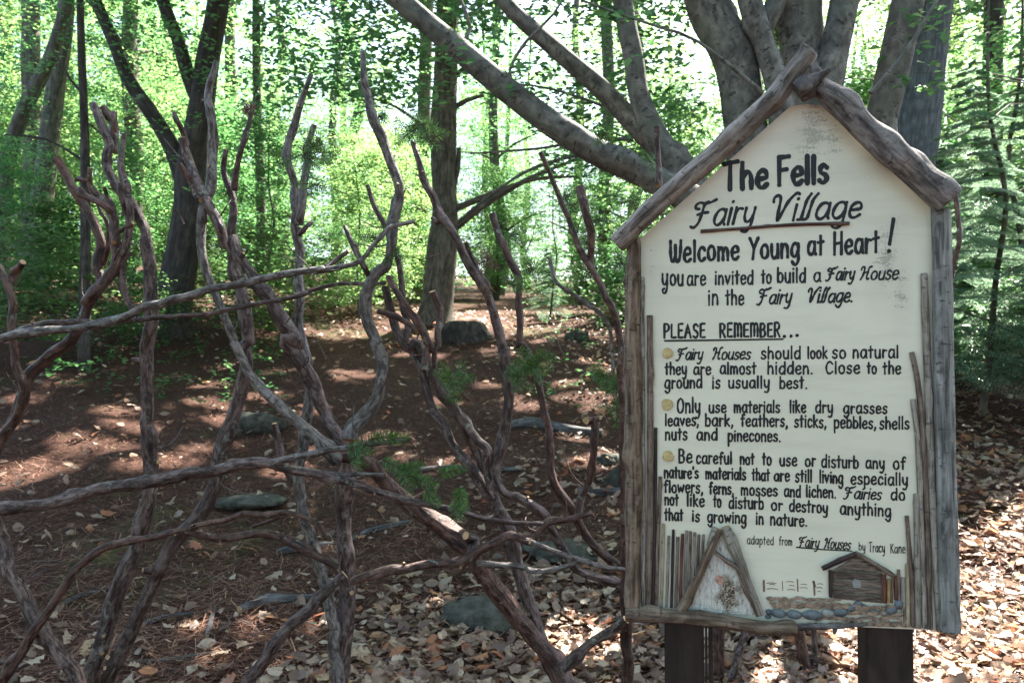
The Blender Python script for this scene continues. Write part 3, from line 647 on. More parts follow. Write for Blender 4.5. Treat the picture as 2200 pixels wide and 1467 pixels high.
# low green seedlings
n = 260; D = RS.uniform(7.5, 13, n); px = np.where(RS.rand(n) < .75, RS.uniform(100, 620, n), RS.uniform(1150, 1400, n)); x = (px - CX) / F_PX * D
C0 = np.stack([x, D, gz(x, D) + RS.uniform(.05, .22, n)], 1); P = sprays(C0, 9, .12, .02); V, Fq, rn = leaves_np(P, .06, .3, .6)
tag(npmesh('seedlings', V, Fq, M['leafdark'], None, rn), 'low green seedlings scattered at the edge of the clearing', 'ground cover', kind='stuff')

# ------------------------------------------------------------------ the sign
nrm = Vector((.225, 1, 0)).normalized(); PL0 = at(1700, 780, 1.5)
right_ = Vector((nrm.y, -nrm.x, 0))
def on(px, py, off=0.0):
    r = ray(px, py); q = PL0 - nrm * off
    return CAM + r * ((q - CAM).dot(nrm) / r.dot(nrm))
def sw(px, w_): return w_ / F_PX * (on(px, 780) - CAM).dot(FW)      # pixel width to metres at the board
bc = on(1710, 780); sb = Vector((bc.x, bc.y, 0))
sign = thing('sign_board', sb, 'cream hand painted sign shaped like a house with log roof and twig edging', 'sign')
def bcoord(p): d = p - PL0; return (d.dot(right_), d.z, 0)
# board
m, n, b = newmat('cream_board'); v = attr(n, 'bc')
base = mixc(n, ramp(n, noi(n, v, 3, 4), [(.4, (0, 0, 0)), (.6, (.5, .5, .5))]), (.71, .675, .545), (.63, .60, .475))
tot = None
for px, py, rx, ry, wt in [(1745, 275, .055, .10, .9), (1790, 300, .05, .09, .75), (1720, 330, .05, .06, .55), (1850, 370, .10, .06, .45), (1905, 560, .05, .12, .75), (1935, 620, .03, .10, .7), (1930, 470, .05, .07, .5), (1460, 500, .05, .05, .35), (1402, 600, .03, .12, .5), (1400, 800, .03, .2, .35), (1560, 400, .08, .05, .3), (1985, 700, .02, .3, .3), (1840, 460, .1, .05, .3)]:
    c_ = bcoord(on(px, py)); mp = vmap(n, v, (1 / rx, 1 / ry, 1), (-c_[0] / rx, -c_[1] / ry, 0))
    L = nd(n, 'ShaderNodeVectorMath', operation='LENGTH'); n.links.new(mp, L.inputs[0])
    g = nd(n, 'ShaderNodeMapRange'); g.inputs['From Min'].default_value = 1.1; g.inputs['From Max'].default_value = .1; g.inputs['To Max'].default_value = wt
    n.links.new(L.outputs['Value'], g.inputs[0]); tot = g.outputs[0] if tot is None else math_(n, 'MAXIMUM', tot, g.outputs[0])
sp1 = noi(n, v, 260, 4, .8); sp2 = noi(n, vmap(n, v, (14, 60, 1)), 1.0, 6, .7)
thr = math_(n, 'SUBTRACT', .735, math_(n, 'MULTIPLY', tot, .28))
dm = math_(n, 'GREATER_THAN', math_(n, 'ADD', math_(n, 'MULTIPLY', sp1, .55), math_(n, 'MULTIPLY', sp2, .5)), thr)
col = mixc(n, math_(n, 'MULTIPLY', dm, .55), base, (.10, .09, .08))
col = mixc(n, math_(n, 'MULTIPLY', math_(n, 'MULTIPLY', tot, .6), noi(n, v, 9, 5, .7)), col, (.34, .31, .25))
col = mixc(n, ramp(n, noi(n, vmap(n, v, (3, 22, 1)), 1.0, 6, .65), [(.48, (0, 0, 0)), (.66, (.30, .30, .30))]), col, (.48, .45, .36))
col = mixc(n, ramp(n, noi(n, v, 150, 3, .7), [(.70, (0, 0, 0)), (.74, (.5, .5, .5))]), col, (.25, .22, .17))
n.links.new(col, b.inputs['Base Color']); b.inputs['Roughness'].default_value = .42; b.inputs['Specular IOR Level'].default_value = .4
bump(n, b, noi(n, vmap(n, v, (30, 240, 1)), 1, 5), .12, .001)
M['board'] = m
poly = [(1376, 1326), (1376, 512), (1699, 228), (1734, 224), (1765, 228), (1999, 446), (2028, 1354)]
mb = MB(); T_ = .014
F0 = [on(x, y) for x, y in poly]; B0 = [p + nrm * T_ for p in F0]; k = len(F0)
mb.add(F0, [tuple(range(k))], [bcoord(p) for p in F0], 0, False)
mb.add(B0, [tuple(reversed(range(k)))], [bcoord(p) for p in B0], 0, False)
mb.add(F0 + B0, [(i, i + k, (i + 1) % k + k, (i + 1) % k) for i in range(k)], [bcoord(p) for p in F0 + B0], 0, False)
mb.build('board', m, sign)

# ---- hand lettering as painted strokes
s_ = 's'; l_ = 'l'
bowl = ('s', [(.8, .82), (.62, 1), (.3, .95), (.1, .6), (.12, .2), (.38, 0), (.65, .15), (.8, .5)])
G = {
 'a': (.92, [bowl, ('l', [(.82, .98), (.82, .15), (.92, .02)])]),
 'b': (.85, [('l', [(.1, 1.55), (.1, .02)]), ('s', [(.1, .65), (.35, 1), (.68, .9), (.8, .5), (.68, .1), (.38, 0), (.1, .2)])]),
 'c': (.78, [('s', [(.74, .78), (.55, 1), (.25, .92), (.08, .5), (.2, .08), (.48, 0), (.76, .2)])]),
 'd': (.92, [bowl, ('l', [(.83, 1.55), (.83, 0)])]),
 'e': (.82, [('s', [(.1, .5), (.45, .53), (.75, .6), (.68, .92), (.42, 1), (.15, .8), (.08, .4), (.22, .06), (.5, 0), (.78, .18)])]),
 'f': (.62, [('s', [(.66, 1.42), (.5, 1.56), (.3, 1.4), (.27, .9), (.27, 0)]), ('l', [(.04, .92), (.56, .97)])]),
 'g': (.92, [bowl, ('s', [(.82, .98), (.83, .3), (.82, -.25), (.6, -.58), (.32, -.55), (.14, -.35)])]),
 'h': (.85, [('l', [(.1, 1.55), (.1, 0)]), ('s', [(.1, .6), (.35, .97), (.62, .92), (.74, .6), (.75, .02)])]),
 'i': (.28, [('l', [(.14, 1), (.14, 0)]), ('l', [(.13, 1.36), (.16, 1.4)])]),
 'k': (.8, [('l', [(.1, 1.55), (.1, 0)]), ('l', [(.7, .98), (.13, .48)]), ('l', [(.25, .55), (.75, 0)])]),
 'l': (.26, [('l', [(.13, 1.55), (.13, 0)])]),
 'm': (1.25, [('l', [(.1, 1), (.1, 0)]), ('s', [(.1, .6), (.3, .97), (.5, .9), (.6, .6), (.6, .02)]), ('s', [(.6, .6), (.8, .97), (1.02, .9), (1.12, .6), (1.13, .02)])]),
 'n': (.85, [('l', [(.1, 1), (.1, 0)]), ('s', [(.1, .6), (.35, .97), (.62, .92), (.74, .6), (.75, .02)])]),
 'o': (.85, [('s', [(.42, 1), (.14, .82), (.07, .45), (.2, .08), (.45, 0), (.72, .15), (.78, .55), (.66, .9), (.42, 1)])]),
 'p': (.85, [('l', [(.1, 1), (.1, -.6)]), ('s', [(.1, .65), (.35, 1), (.68, .9), (.8, .5), (.68, .1), (.38, 0), (.1, .2)])]),
 'r': (.6, [('l', [(.1, 1), (.1, 0)]), ('s', [(.1, .6), (.3, .92), (.58, .9)])]),
 's': (.72, [('s', [(.66, .86), (.42, 1), (.15, .85), (.2, .58), (.5, .46), (.66, .25), (.48, .02), (.25, 0), (.06, .14)])]),
 't': (.62, [('l', [(.3, 1.45), (.3, .02)]), ('l', [(.03, .95), (.6, 1.02)])]),
 'u': (.85, [('s', [(.1, 1), (.1, .4), (.22, .05), (.5, 0), (.7, .25), (.75, .6)]), ('l', [(.76, 1), (.77, 0)])]),
 'v': (.8, [('l', [(.05, 1), (.38, 0), (.74, 1)])]),
 'w': (1.15, [('l', [(.05, 1), (.3, 0), (.56, .8), (.82, 0), (1.1, 1)])]),
 'y': (.85, [('s', [(.1, 1), (.12, .45), (.3, .1), (.55, .12), (.75, .5)]), ('s', [(.77, 1), (.76, .3), (.72, -.2), (.5, -.56), (.15, -.5)])]),
 '.': (.3, [('l', [(.13, .02), (.17, .03)])]), ',': (.3, [('s', [(.18, .1), (.16, -.1), (.05, -.28)])]), "'": (.25, [('l', [(.15, 1.45), (.1, 1.15)])]),
 '!': (.5, [('l', [(.35, 1.9), (.2, .45)]), ('l', [(.14, .02), (.18, .03)])]),
 'T': (1.0, [('l', [(.48, 1.55), (.45, 0)]), ('l', [(0, 1.48), (1.0, 1.58)])]),
 'F': (.9, [('l', [(.12, 1.55), (.12, 0)]), ('l', [(.1, 1.52), (.88, 1.56)]), ('l', [(.12, .8), (.7, .84)])]),
 'W': (1.25, [('s', [(.08, 1.5), (.1, .5), (.25, .05), (.48, .15), (.6, .6), (.62, 1.2)]), ('s', [(.62, 1.0), (.66, .35), (.82, .02), (1.05, .2), (1.18, .8), (1.22, 1.5)])]),
 'Y': (1.0, [('l', [(.05, 1.55), (.5, .75)]), ('l', [(.98, 1.55), (.5, .75), (.38, 0)])]),
 'U': (.95, [('s', [(.1, 1.1), (.1, .5), (.25, .1), (.5, .1), (.72, .4), (.8, 1.05)]), ('s', [(.8, 1.1), (.78, .2), (.72, -.35), (.5, -.72), (.2, -.7), (.1, -.45), (.35, -.3)])]),
 'H': (1.0, [('l', [(.12, 1.55), (.1, 0)]), ('l', [(.88, 1.55), (.86, 0)]), ('l', [(.1, .75), (.88, .82)])]),
 'P': (.85, [('l', [(.1, 1.5), (.1, 0)]), ('s', [(.1, 1.45), (.5, 1.5), (.78, 1.25), (.7, .85), (.4, .7), (.1, .68)])]),
 'L': (.8, [('l', [(.1, 1.5), (.1, .02), (.75, .05)])]),
 'E': (.8, [('l', [(.72, 1.5), (.1, 1.48), (.1, .02), (.75, .05)]), ('l', [(.1, .78), (.62, .8)])]),
 'A': (.95, [('l', [(.02, 0), (.45, 1.5), (.9, 0)]), ('l', [(.2, .55), (.74, .55)])]),
 'S': (.85, [('s', [(.78, 1.3), (.5, 1.52), (.18, 1.3), (.22, .9), (.6, .68), (.78, .35), (.5, 0), (.1, .15)])]),
 'R': (.9, [('l', [(.1, 1.5), (.1, 0)]), ('s', [(.1, 1.45), (.5, 1.5), (.76, 1.25), (.68, .88), (.4, .75), (.12, .72)]), ('l', [(.35, .75), (.82, 0)])]),
 'M': (1.2, [('l', [(.1, 0), (.1, 1.5)]), ('s', [(.1, 1.3), (.35, 1.5), (.58, 1.2), (.6, .1)]), ('s', [(.6, 1.25), (.85, 1.5), (1.08, 1.2), (1.1, .02)])]),
 'B': (.88, [('l', [(.1, 1.5), (.1, 0)]), ('s', [(.1, 1.45), (.5, 1.5), (.72, 1.2), (.55, .85), (.15, .8)]), ('s', [(.15, .8), (.6, .76), (.8, .4), (.6, .06), (.1, .02)])]),
 'C': (1.0, [('s', [(.92, 1.25), (.65, 1.5), (.28, 1.35), (.08, .75), (.25, .12), (.6, 0), (.94, .25)])]),
 'O': (1.1, [('s', [(.55, 1.5), (.2, 1.25), (.07, .7), (.22, .12), (.58, 0), (.9, .25), (1.02, .8), (.88, 1.32), (.55, 1.5)])]),
 'K': (.9, [('l', [(.1, 1.5), (.1, 0)]), ('l', [(.8, 1.5), (.12, .7)]), ('l', [(.3, .85), (.85, 0)])]),
 # script capitals and the long double l
 '\x01': (1.35, [('s', [(-.1, -.05), (.15, -.12), (.42, .2), (.5, .8), (.55, 1.35), (.8, 1.55)]), ('s', [(.2, 1.1), (-.05, 1.15), (-.1, 1.35), (.15, 1.52), (.5, 1.45), (.95, 1.5), (1.35, 1.68)]), ('s', [(.2, .72), (.5, .82), (.95, .85)])]),
 '\x02': (1.15, [('s', [(-.1, 1.2), (-.12, 1.45), (.12, 1.6), (.3, 1.4), (.34, .8), (.38, .02), (.6, .5), (.85, 1.2), (1.25, 1.68), (1.45, 1.62)])]),
 '\x03': (1.25, [('s', [(-.05, 1.2), (0, 1.5), (.28, 1.55), (.36, 1.2), (.3, .5), (.1, 0)]), ('s', [(1.25, 1.6), (.95, 1.45), (.88, .9), (.85, .3), (.98, .02), (1.15, .12)]), ('s', [(.28, .72), (.6, .9), (.95, .85)])]),
 '\x04': (.9, [('s', [(.02, .02), (.2, .1), (.24, .7), (.3, 1.3), (.48, 1.7)]), ('s', [(.4, .02), (.58, .1), (.64, .7), (.7, 1.3), (.92, 1.68)]), ('l', [(.0, .02), (.4, .02)])]),
}
def ribbon(mb, P, hw, lift):
    """P plane points in px, flat stroke with round ends; slightly above the board"""
    n = len(P); Lf = []; Rt = []
    for i in range(n):
        a = P[max(i - 1, 0)]; c_ = P[min(i + 1, n - 1)]; dx, dy = c_[0] - a[0], c_[1] - a[1]; q = math.hypot(dx, dy) or 1
        h = hw * (1 + .16 * math.sin(i * .7 + P[0][0]) + .06 * math.sin(i * 2.1 + P[0][1])); nx, ny = -dy / q * h, dx / q * h
        Lf.append((P[i][0] + nx, P[i][1] + ny)); Rt.append((P[i][0] - nx, P[i][1] - ny))
    def cap_(c_, a0, rev):
        return [(c_[0] + hw * math.cos(a0 + t_), c_[1] + hw * math.sin(a0 + t_)) for t_ in np.linspace(math.pi / 2, -math.pi / 2, 6)[1:-1]]
    e = math.atan2(P[-1][1] - P[-2][1], P[-1][0] - P[-2][0]); s0 = math.atan2(P[0][1] - P[1][1], P[0][0] - P[1][0])
    V = Lf + Rt; w3 = [on(x, y, lift) for x, y in V]
    mb.add(w3, [(i, i + n, i + n + 1, i + 1) for i in range(n - 1)], None, 0, False)
    for c_, a0 in ((P[-1], e), (P[0], s0)):
        V = [c_] + [(c_[0] + hw * math.cos(a0 + t_), c_[1] + hw * math.sin(a0 + t_)) for t_ in np.linspace(-math.pi / 2, math.pi / 2, 8)]
        mb.add([on(x, y, lift + .00004) for x, y in V], [(0, i, i + 1) for i in range(1, 8)][::-1], None, 0, False)
def word(mb, txt, x0, x1, y0, y1, xh, sw_, slant=0.0):
    gap = .26 if slant == 0 else .14
    wid = [G[c_][0] for c_ in txt]; tot = sum(wid) + gap * (len(txt) - 1); sx = (x1 - x0 - slant * xh * .6) / tot; cx_ = 0; k = 0
    for c_, w_ in zip(txt, wid):
        jy = random.uniform(-.03, .03) * xh; js = random.uniform(.96, 1.05)
        for kind, pts in G[c_][1]:
            Q = catmull([(p[0], p[1]) for p in pts], .09)[0] if kind == 's' else [Vector((*p, 0)) for p in pts]
            if kind == 'l':   # subdivide straight strokes a little and bend them
                R_ = []
                for a, b_ in zip(Q[:-1], Q[1:]):
                    bw = random.uniform(-.02, .02)
                    R_ += [a + (b_ - a) * t_ + Vector((bw * math.sin(t_ * 3.14), 0, 0)) for t_ in (0, .33, .67)]
                Q = R_ + [Q[-1]]
            PP = []
            for q in Q:
                gx = (cx_ + q.x) * sx; PX = x0 + gx + slant * q.y * xh; t_ = gx / max(x1 - x0, 1)
                PP.append((PX, y0 + (y1 - y0) * t_ - q.y * xh * js + jy))
            k += 1; ribbon(mb, PP, sw_ / 2 * .9, .0006 + .00005 * (k % 9))
        cx_ += w_ + gap
FA, VI, HO = '\x01', '\x02', '\x03'; LL = '\x04'
def F_(w_): return FA + w_[1:]
lines = [
 [('The', 1555, 1649, 409, 401.5, 37, 12, 0), ('Fells', 1671, 1778, 398, 391, 36.5, 12, 0)],
 [(FA + 'airy', 1487, 1622, 486, 479, 34, 7, .25), (VI + 'i' + LL + 'age', 1656, 1852, 476, 466, 33, 7.6, .25)],
 [('Welcome', 1439, 1587, 563, 557, 29, 7.8, 0), ('Young', 1610, 1717, 557, 552, 28, 7.8, 0), ('at', 1735, 1769, 548, 547, 28, 8, 0), ('Heart', 1791, 1888, 546, 542, 29, 7.8, 0), ('!', 1900, 1928, 542, 540, 36, 10, 0)],
 [('Uou', 1422, 1468, 613, 613, 22, 5.5, 0), ('are', 1476, 1516, 613, 612, 20, 5, 0), ('invited', 1536, 1618, 611, 610, 19, 5, 0), ('to', 1636, 1657, 609, 608, 19, 5, 0), ('build', 1670, 1731, 607, 606, 20, 5.3, 0), ('a', 1748, 1763, 605, 605, 19, 5, 0), (FA + 'airy', 1776, 1836, 602, 600, 17, 5, .22), (HO + 'ouse', 1847, 1931, 601, 599, 18, 4.6, .22)],
 [('in', 1521, 1543, 655, 655, 22, 5, 0), ('the', 1559, 1598, 655, 654, 20, 5, 0), (FA + 'airy', 1628, 1701, 653, 651, 20, 5, .22), (VI + 'i' + LL + 'age.', 1734, 1834, 650, 648, 19, 5.3, .22)],
 [('PLEASE', 1426, 1515, 726, 725, 19.5, 5.5, 0), ('REMEMBER', 1546, 1676, 724, 723, 19.5, 5.5, 0), ('.', 1681, 1689, 723, 723, 12, 8, 0), ('.', 1695, 1703, 722, 722, 12, 8, 0), ('.', 1709, 1716, 721, 721, 12, 8, 0)],
 [(FA + 'airy', 1454, 1510, 773, 772, 15.5, 4.2, .22), (HO + 'ouses', 1530, 1613, 772, 771, 15.5, 4.2, .22), ('should', 1635, 1720, 771, 770, 16.5, 4.8, 0), ('look', 1735, 1777, 770, 769, 16.5, 4.8, 0), ('so', 1788, 1817, 769, 769, 17, 4.8, 0), ('natural', 1832, 1930, 769, 768, 17, 4.8, 0)],
 [('they', 1429, 1475, 804, 804, 16.5, 4.8, 0), ('are', 1490, 1527, 804, 804, 15.5, 4.8, 0), ('.', 1530, 1534, 808, 808, 10, 3, 0), ('almost', 1547, 1624, 803, 803, 16, 4.8, 0), ('hidden.', 1649, 1746, 803, 803, 17, 4.8, 0), ('Close', 1774, 1847, 802, 802, 16.5, 4.8, 0), ('to', 1863, 1883, 802, 802, 16, 4.8, 0), ('the', 1897, 1935, 803, 803, 17, 4.8, 0)],
 [('ground', 1428, 1508, 834, 833, 16.5, 4.8, 0), ('is', 1530, 1547, 834, 833, 16, 4.8, 0), ('usually', 1565, 1653, 833, 833, 16, 4.8, 0), ('best.', 1675, 1734, 834, 834, 16.5, 4.8, 0)],
 [('Only', 1455, 1504, 886, 886, 20, 5, 0), ('use', 1523, 1560, 886, 886, 16, 4.8, 0), ('materials', 1577, 1675, 886, 886, 16.5, 4.8, 0), ('like', 1697, 1731, 886, 886, 16.5, 4.8, 0), ('dry', 1752, 1789, 886, 886, 16.5, 4.8, 0), ('grasses', 1812, 1906, 887, 888, 15.5, 4.8, 0)],
 [('leaves,', 1429, 1501, 914, 914, 16, 4.8, 0), ('bark,', 1515, 1575, 915, 915, 16.5, 4.8, 0), ('feathers,', 1592, 1692, 915, 916, 16.5, 4.8, 0), ('sticks,', 1707, 1775, 917, 918, 16.5, 4.8, 0), ('pebbles,', 1792, 1882, 919, 920, 16, 4.8, 0), ('shells', 1890, 1953, 921, 921, 16.5, 4.8, 0)],
 [('nuts', 1429, 1476, 945, 944, 16.5, 4.8, 0), ('and', 1497, 1541, 945, 945, 16, 4.8, 0), ('pinecones.', 1564, 1677, 947, 948, 16, 4.8, 0)],
 [('Be', 1458, 1487, 993, 994, 18.5, 5, 0), ('careful', 1496, 1572, 995, 996, 16.5, 4.8, 0), ('not', 1590, 1620, 997, 997, 16, 4.8, 0), ('to', 1638, 1657, 998, 999, 16.5, 4.8, 0), ('use', 1675, 1712, 1000, 1000, 16, 4.8, 0), ('or', 1730, 1752, 1001, 1001, 16, 4.8, 0), ('disturb', 1765, 1844, 1003, 1005, 16.5, 4.8, 0), ('any', 1860, 1900, 1005, 1006, 16, 4.8, 0), ('of', 1919, 1945, 1007, 1007, 16.5, 4.8, 0)],
 [("nature's", 1427, 1500, 1026, 1027, 16, 4.8, 0), ('materials', 1516, 1602, 1028, 1030, 16, 4.8, 0), ('that', 1616, 1653, 1031, 1032, 16.5, 4.8, 0), ('are', 1663, 1696, 1033, 1033, 15.5, 4.8, 0), ('still', 1709, 1744, 1034, 1035, 16.5, 4.8, 0), ('living', 1761, 1811, 1036, 1038, 16.5, 4.8, 0), ('especially', 1828, 1950, 1039, 1042, 16, 4.8, 0)],
 [('flowers,', 1427, 1510, 1057, 1059, 16, 4.8, 0), ('ferns,', 1524, 1576, 1060, 1062, 16, 4.8, 0), ('mosses', 1592, 1670, 1063, 1065, 15.5, 4.8, 0), ('and', 1685, 1720, 1066, 1067, 15.5, 4.8, 0), ('lichen.', 1732, 1796, 1067, 1069, 16, 4.8, 0), (FA + 'airies', 1814, 1894, 1070, 1073, 15, 4.2, .22), ('do', 1914, 1944, 1073, 1074, 16, 4.8, 0)],
 [('not', 1428, 1457, 1084, 1085, 16, 4.8, 0), ('like', 1476, 1513, 1086, 1087, 16.5, 4.8, 0), ('to', 1533, 1549, 1088, 1089, 16.5, 4.8, 0), ('disturb', 1566, 1640, 1091, 1093, 16.5, 4.8, 0), ('or', 1657, 1681, 1095, 1096, 15.5, 4.8, 0), ('destroy', 1696, 1778, 1097, 1102, 16, 4.8, 0), ('anything', 1805, 1914, 1104, 1109, 17, 4.8, 0)],
 [('that', 1428, 1467, 1117, 1118, 16.5, 4.8, 0), ('is', 1487, 1503, 1119, 1120, 16, 4.8, 0), ('growing', 1520, 1603, 1121, 1124, 16, 4.8, 0), ('in', 1624, 1640, 1125, 1126, 16, 4.8, 0), ('nature.', 1655, 1734, 1127, 1130, 16.5, 4.8, 0)],
 [('adapted', 1605, 1662, 1168, 1170, 11.5, 2.2, 0), ('from', 1674, 1702, 1170, 1171, 11.5, 2.2, 0), (FA + 'airy', 1715, 1760, 1174, 1176, 14, 3.2, .22), (HO + 'ouses', 1770, 1828, 1177, 1180, 14, 3.2, .22), ('by', 1845, 1859, 1181, 1183, 11, 2.2, 0), ('Tracy', 1867, 1901, 1185, 1186, 13, 2.3, 0), ('Kane', 1913, 1945, 1187, 1188, 13, 2.3, 0)],
]
random.seed(3)
for L in lines:
    mb = MB()
    for wd in L: word(mb, *wd)
    mb.build('lettering', M['black'], sign)
for P_, hw in (([(1428, 732), (1550, 730.5), (1682, 728.5)], 1.8), ([(1711, 1175), (1770, 1180), (1830, 1183)], 1.3)):
    mb = MB(); ribbon(mb, P_, hw, .0007); mb.build('underline', M['black'], sign)

# ---- sticks glued on the board; off = distance of the axis in front of the board
def stick(name, pts, w_, mat, off=None, knots=0, n=12, step=.012, rough=.08, freq=40, cut='cut', label=None, parent=sign, flatten=None):
    W = w_ if isinstance(w_, (list, tuple)) else [w_]
    Wm = [sw(pts[0][0], q) / 2 for q in W]
    of = max(Wm) * .85 if off is None else off
    P = [on(x, y, of) for x, y in pts]; mb = MB(); tube(mb, P, Wm, n, step, rough, freq, knots)
    o = mb.build(name, [mat, M[cut]], parent)
    if label: o['label'] = label
    return o
def z(k, L): return [Z(k, *q) for q in L]
# roof logs
stick('roof_log', [(1742, 110), (1710, 150), (1668, 205), (1610, 262), (1540, 328), (1470, 388), (1395, 455), (1322, 524)], [34, 44, 46, 47, 46, 44, 40], M['rooflog'], .03, 8, 34, .005, .085, 26, cut='rooflog', label='long weathered log, left slope')
stick('roof_log', [(1758, 186), (1795, 215), (1850, 270), (1910, 325), (1970, 375), (2036, 436)], [40, 50, 54, 52, 50, 54, 58], M['rooflog2'], .03, 7, 34, .005, .07, 24, cut='rooflog2', label='short dark log, right slope')
stick('branch_stub', [(1712, 196), (1748, 172), (1784, 150)], [30, 26, 8], M['rooflog2'], .05, 5, 16, .006, .3, 40, cut='rooflog2')
stick('branch_stub', [(1748, 140), (1756, 180), (1722, 214)], [16, 26, 14], M['rooflog2'], .035, 5, 14, .006, .3, 40, cut='rooflog2')
stick('frame_post', [(1361, 512), (1359, 700), (1361, 1000), (1358, 1303)], [30, 34, 34, 32], M['post_brown'], .012, 8, 18, .01, .12, 18, label='brown bark covered left post')
stick('frame_post', [(2022, 452), (2026, 700), (2032, 1000), (2042, 1355)], [38, 40, 40, 42], M['post_grey'], .012, 0, 18, .01, .06, 18, cut='post_grey', label='grey weathered right post')
stick('bottom_log_or_shade', [Z(3, 68, 762), Z(3, 350, 772), Z(3, 600, 795), Z(3, 860, 835), Z(3, 1108, 852)], [30, 29, 28, 27, 22], M['post_brown'], .022, 7, 20, .008, .10, 14)
stick('bottom_log_or_shade', [Z(3, 1095, 835), Z(3, 1250, 835), Z(3, 1420, 826), Z(3, 1530, 822)], [12, 14, 10, 6], M['rooflog2'], .012, 3, 10, .008, .2, 24, cut='rooflog2')  # no log here: dark tube drawn for the shadow gap under the board
# title underline twig
stick('title_twig', [(1505, 497), (1600, 490), (1700, 483), (1825, 479.5)], [8, 7, 7, 7.5], bark('title_twig_bark', (.03, .014, .012), (.085, .045, .038), (.2, .14, .12), (300, 300, 20), .8, .002), None, 2, 9, .01, .14)
# long edging twigs
edge = [([(1379, 595), (1380, 900), (1382, 1303)], 11, 0), ([(1396, 677), (1397, 950), (1393, 1303)], 13, 1), ([(1409, 918), (1407, 1100), (1403, 1303)], 7, 2), ([(1419, 1023), (1414, 1150), (1410, 1303)], 8, 1),
        ([(1985, 587), (1993, 800), (2005, 1100), (2019, 1356)], 15, 0), ([(1959, 756), (1972, 820), (1984, 950), (1993, 1150), (1999, 1351)], 11, 1), ([(1961, 857), (1972, 950), (1980, 1150), (1987, 1349)], 11, 0), ([(1969, 1060), (1971, 1200), (1973, 1349)], 12, 0),
        ([(1948, 1107), (1957, 1230), (1962, 1347)], 9, 1), (z(3, [(1774, 452), (1778, 640), (1778, 835)]), 8.5, 4), (z(3, [(1722, 487), (1724, 600), (1726, 670)]), 7, 1), (z(3, [(1749, 535), (1752, 700), (1750, 832)]), 8, 0), (z(3, [(1703, 520), (1706, 600), (1706, 672)]), 6.5, 3)]
for P_, w_, mt in edge: stick('edging_twig', P_, [w_, w_ * 1.05, w_ * .95], TW[mt], None, 3, 10, .012, .10)
for (xt, yt, xb, yb, w_, mt) in [(298, 210, 283, 712, 20, 4), (330, 282, 315, 715, 17, 0), (357, 245, 345, 718, 17, 2), (385, 290, 370, 720, 19, 1), (412, 270, 398, 722, 19, 3), (437, 250, 424, 690, 18, 0), (462, 255, 448, 640, 18, 1), (488, 262, 472, 600, 17, 0), (512, 275, 497, 560, 17, 1), (540, 275, 522, 520, 17, 0)]:
    stick('palisade_stick', z(3, [(xt, yt), ((xt + xb) / 2 + 1, (yt + yb) / 2), (xb, yb)]), [w_ / 2.82, w_ / 2.7], TW[mt], None, 1, 9, .012, .1)
# A-frame fairy hut of birch bark
m, n, b = newmat('birch_bark'); v = attr(n, 'bc'); kc = bcoord(on(*Z(3, 640, 560)))
mp = vmap(n, v, (1, 1, 1), (-kc[0], -kc[1], 0)); gr = nd(n, 'ShaderNodeTexWave', wave_type='RINGS', rings_direction='Z'); gr.inputs['Scale'].default_value = 42; gr.inputs['Distortion'].default_value = 14; gr.inputs['Detail'].default_value = 5; gr.inputs['Detail Scale'].default_value = 3
n.links.new(mp, gr.inputs[0]); L = nd(n, 'ShaderNodeVectorMath', operation='LENGTH'); n.links.new(vmap(n, mp, (22, 13, 1), (-.35, .3, 0)), L.inputs[0])
msk = ramp(n, math_(n, 'ADD', L.outputs['Value'], math_(n, 'MULTIPLY', noi(n, v, 60, 5), .9)), [(.75, (1, 1, 1)), (1.0, (0, 0, 0))])
c0 = ramp(n, noi(n, vmap(n, v, (220, 50, 1)), 1, 7, .7), [(.36, (.22, .18, .13)), (.47, (.58, .55, .49)), (.7, (.80, .79, .75))])
c1 = ramp(n, gr.outputs[0], [(.25, (.05, .035, .025)), (.6, (.26, .2, .13)), (.9, (.42, .36, .27))])
c = mixc(n, msk, c0, c1); n.links.new(c, b.inputs['Base Color']); b.inputs['Roughness'].default_value = .7; bump(n, b, gr.outputs[0], .6, .002)
def slab(name, P2, mat, off, thick, parent=sign, jag=0, mi=0):
    """flat piece outlined in px with real thickness"""
    if jag:
        Q = []
        for a, b_ in zip(P2, P2[1:] + P2[:1]):
            k = max(1, int(math.hypot(b_[0] - a[0], b_[1] - a[1]) / 4))
            for t_ in range(k): Q.append((a[0] + (b_[0] - a[0]) * t_ / k + random.uniform(-jag, jag), a[1] + (b_[1] - a[1]) * t_ / k + random.uniform(-jag, jag)))
        P2 = Q
    k = len(P2); cxm = sum(p[0] for p in P2) / k; cym = sum(p[1] for p in P2) / k; mb = MB()
    Bk = [on(x, y, off) for x, y in P2]; Fr = [on(x, y, off + thick * .8) for x, y in P2]; Fi = [on(cxm + (x - cxm) * .9, cym + (y - cym) * .88, off + thick) for x, y in P2]; C_ = on(cxm, cym, off + thick * 1.02)
    V = Bk + Fr + Fi + [C_]; fs = [(i, (i + 1) % k, (i + 1) % k + k, i + k) for i in range(k)] + [(i + k, (i + 1) % k + k, (i + 1) % k + 2 * k, i + 2 * k) for i in range(k)] + [(i + 2 * k, (i + 1) % k + 2 * k, 3 * k) for i in range(k)]
    mb.add(V, fs, [bcoord(p) for p in V], 0, False); return mb.build(name, mat, parent)
slab('bark_panel', z(3, [(648, 300), (720, 430), (800, 600), (868, 765), (650, 752), (425, 728), (520, 560), (590, 420)]), m, .002, .004)
slab('knot_hole', z(3, [(608, 535), (630, 520), (655, 530), (666, 560), (655, 582), (628, 578), (610, 560)]), plain('knot', (.45, .25, .2), .8, .7, 300), .0062, .0008)
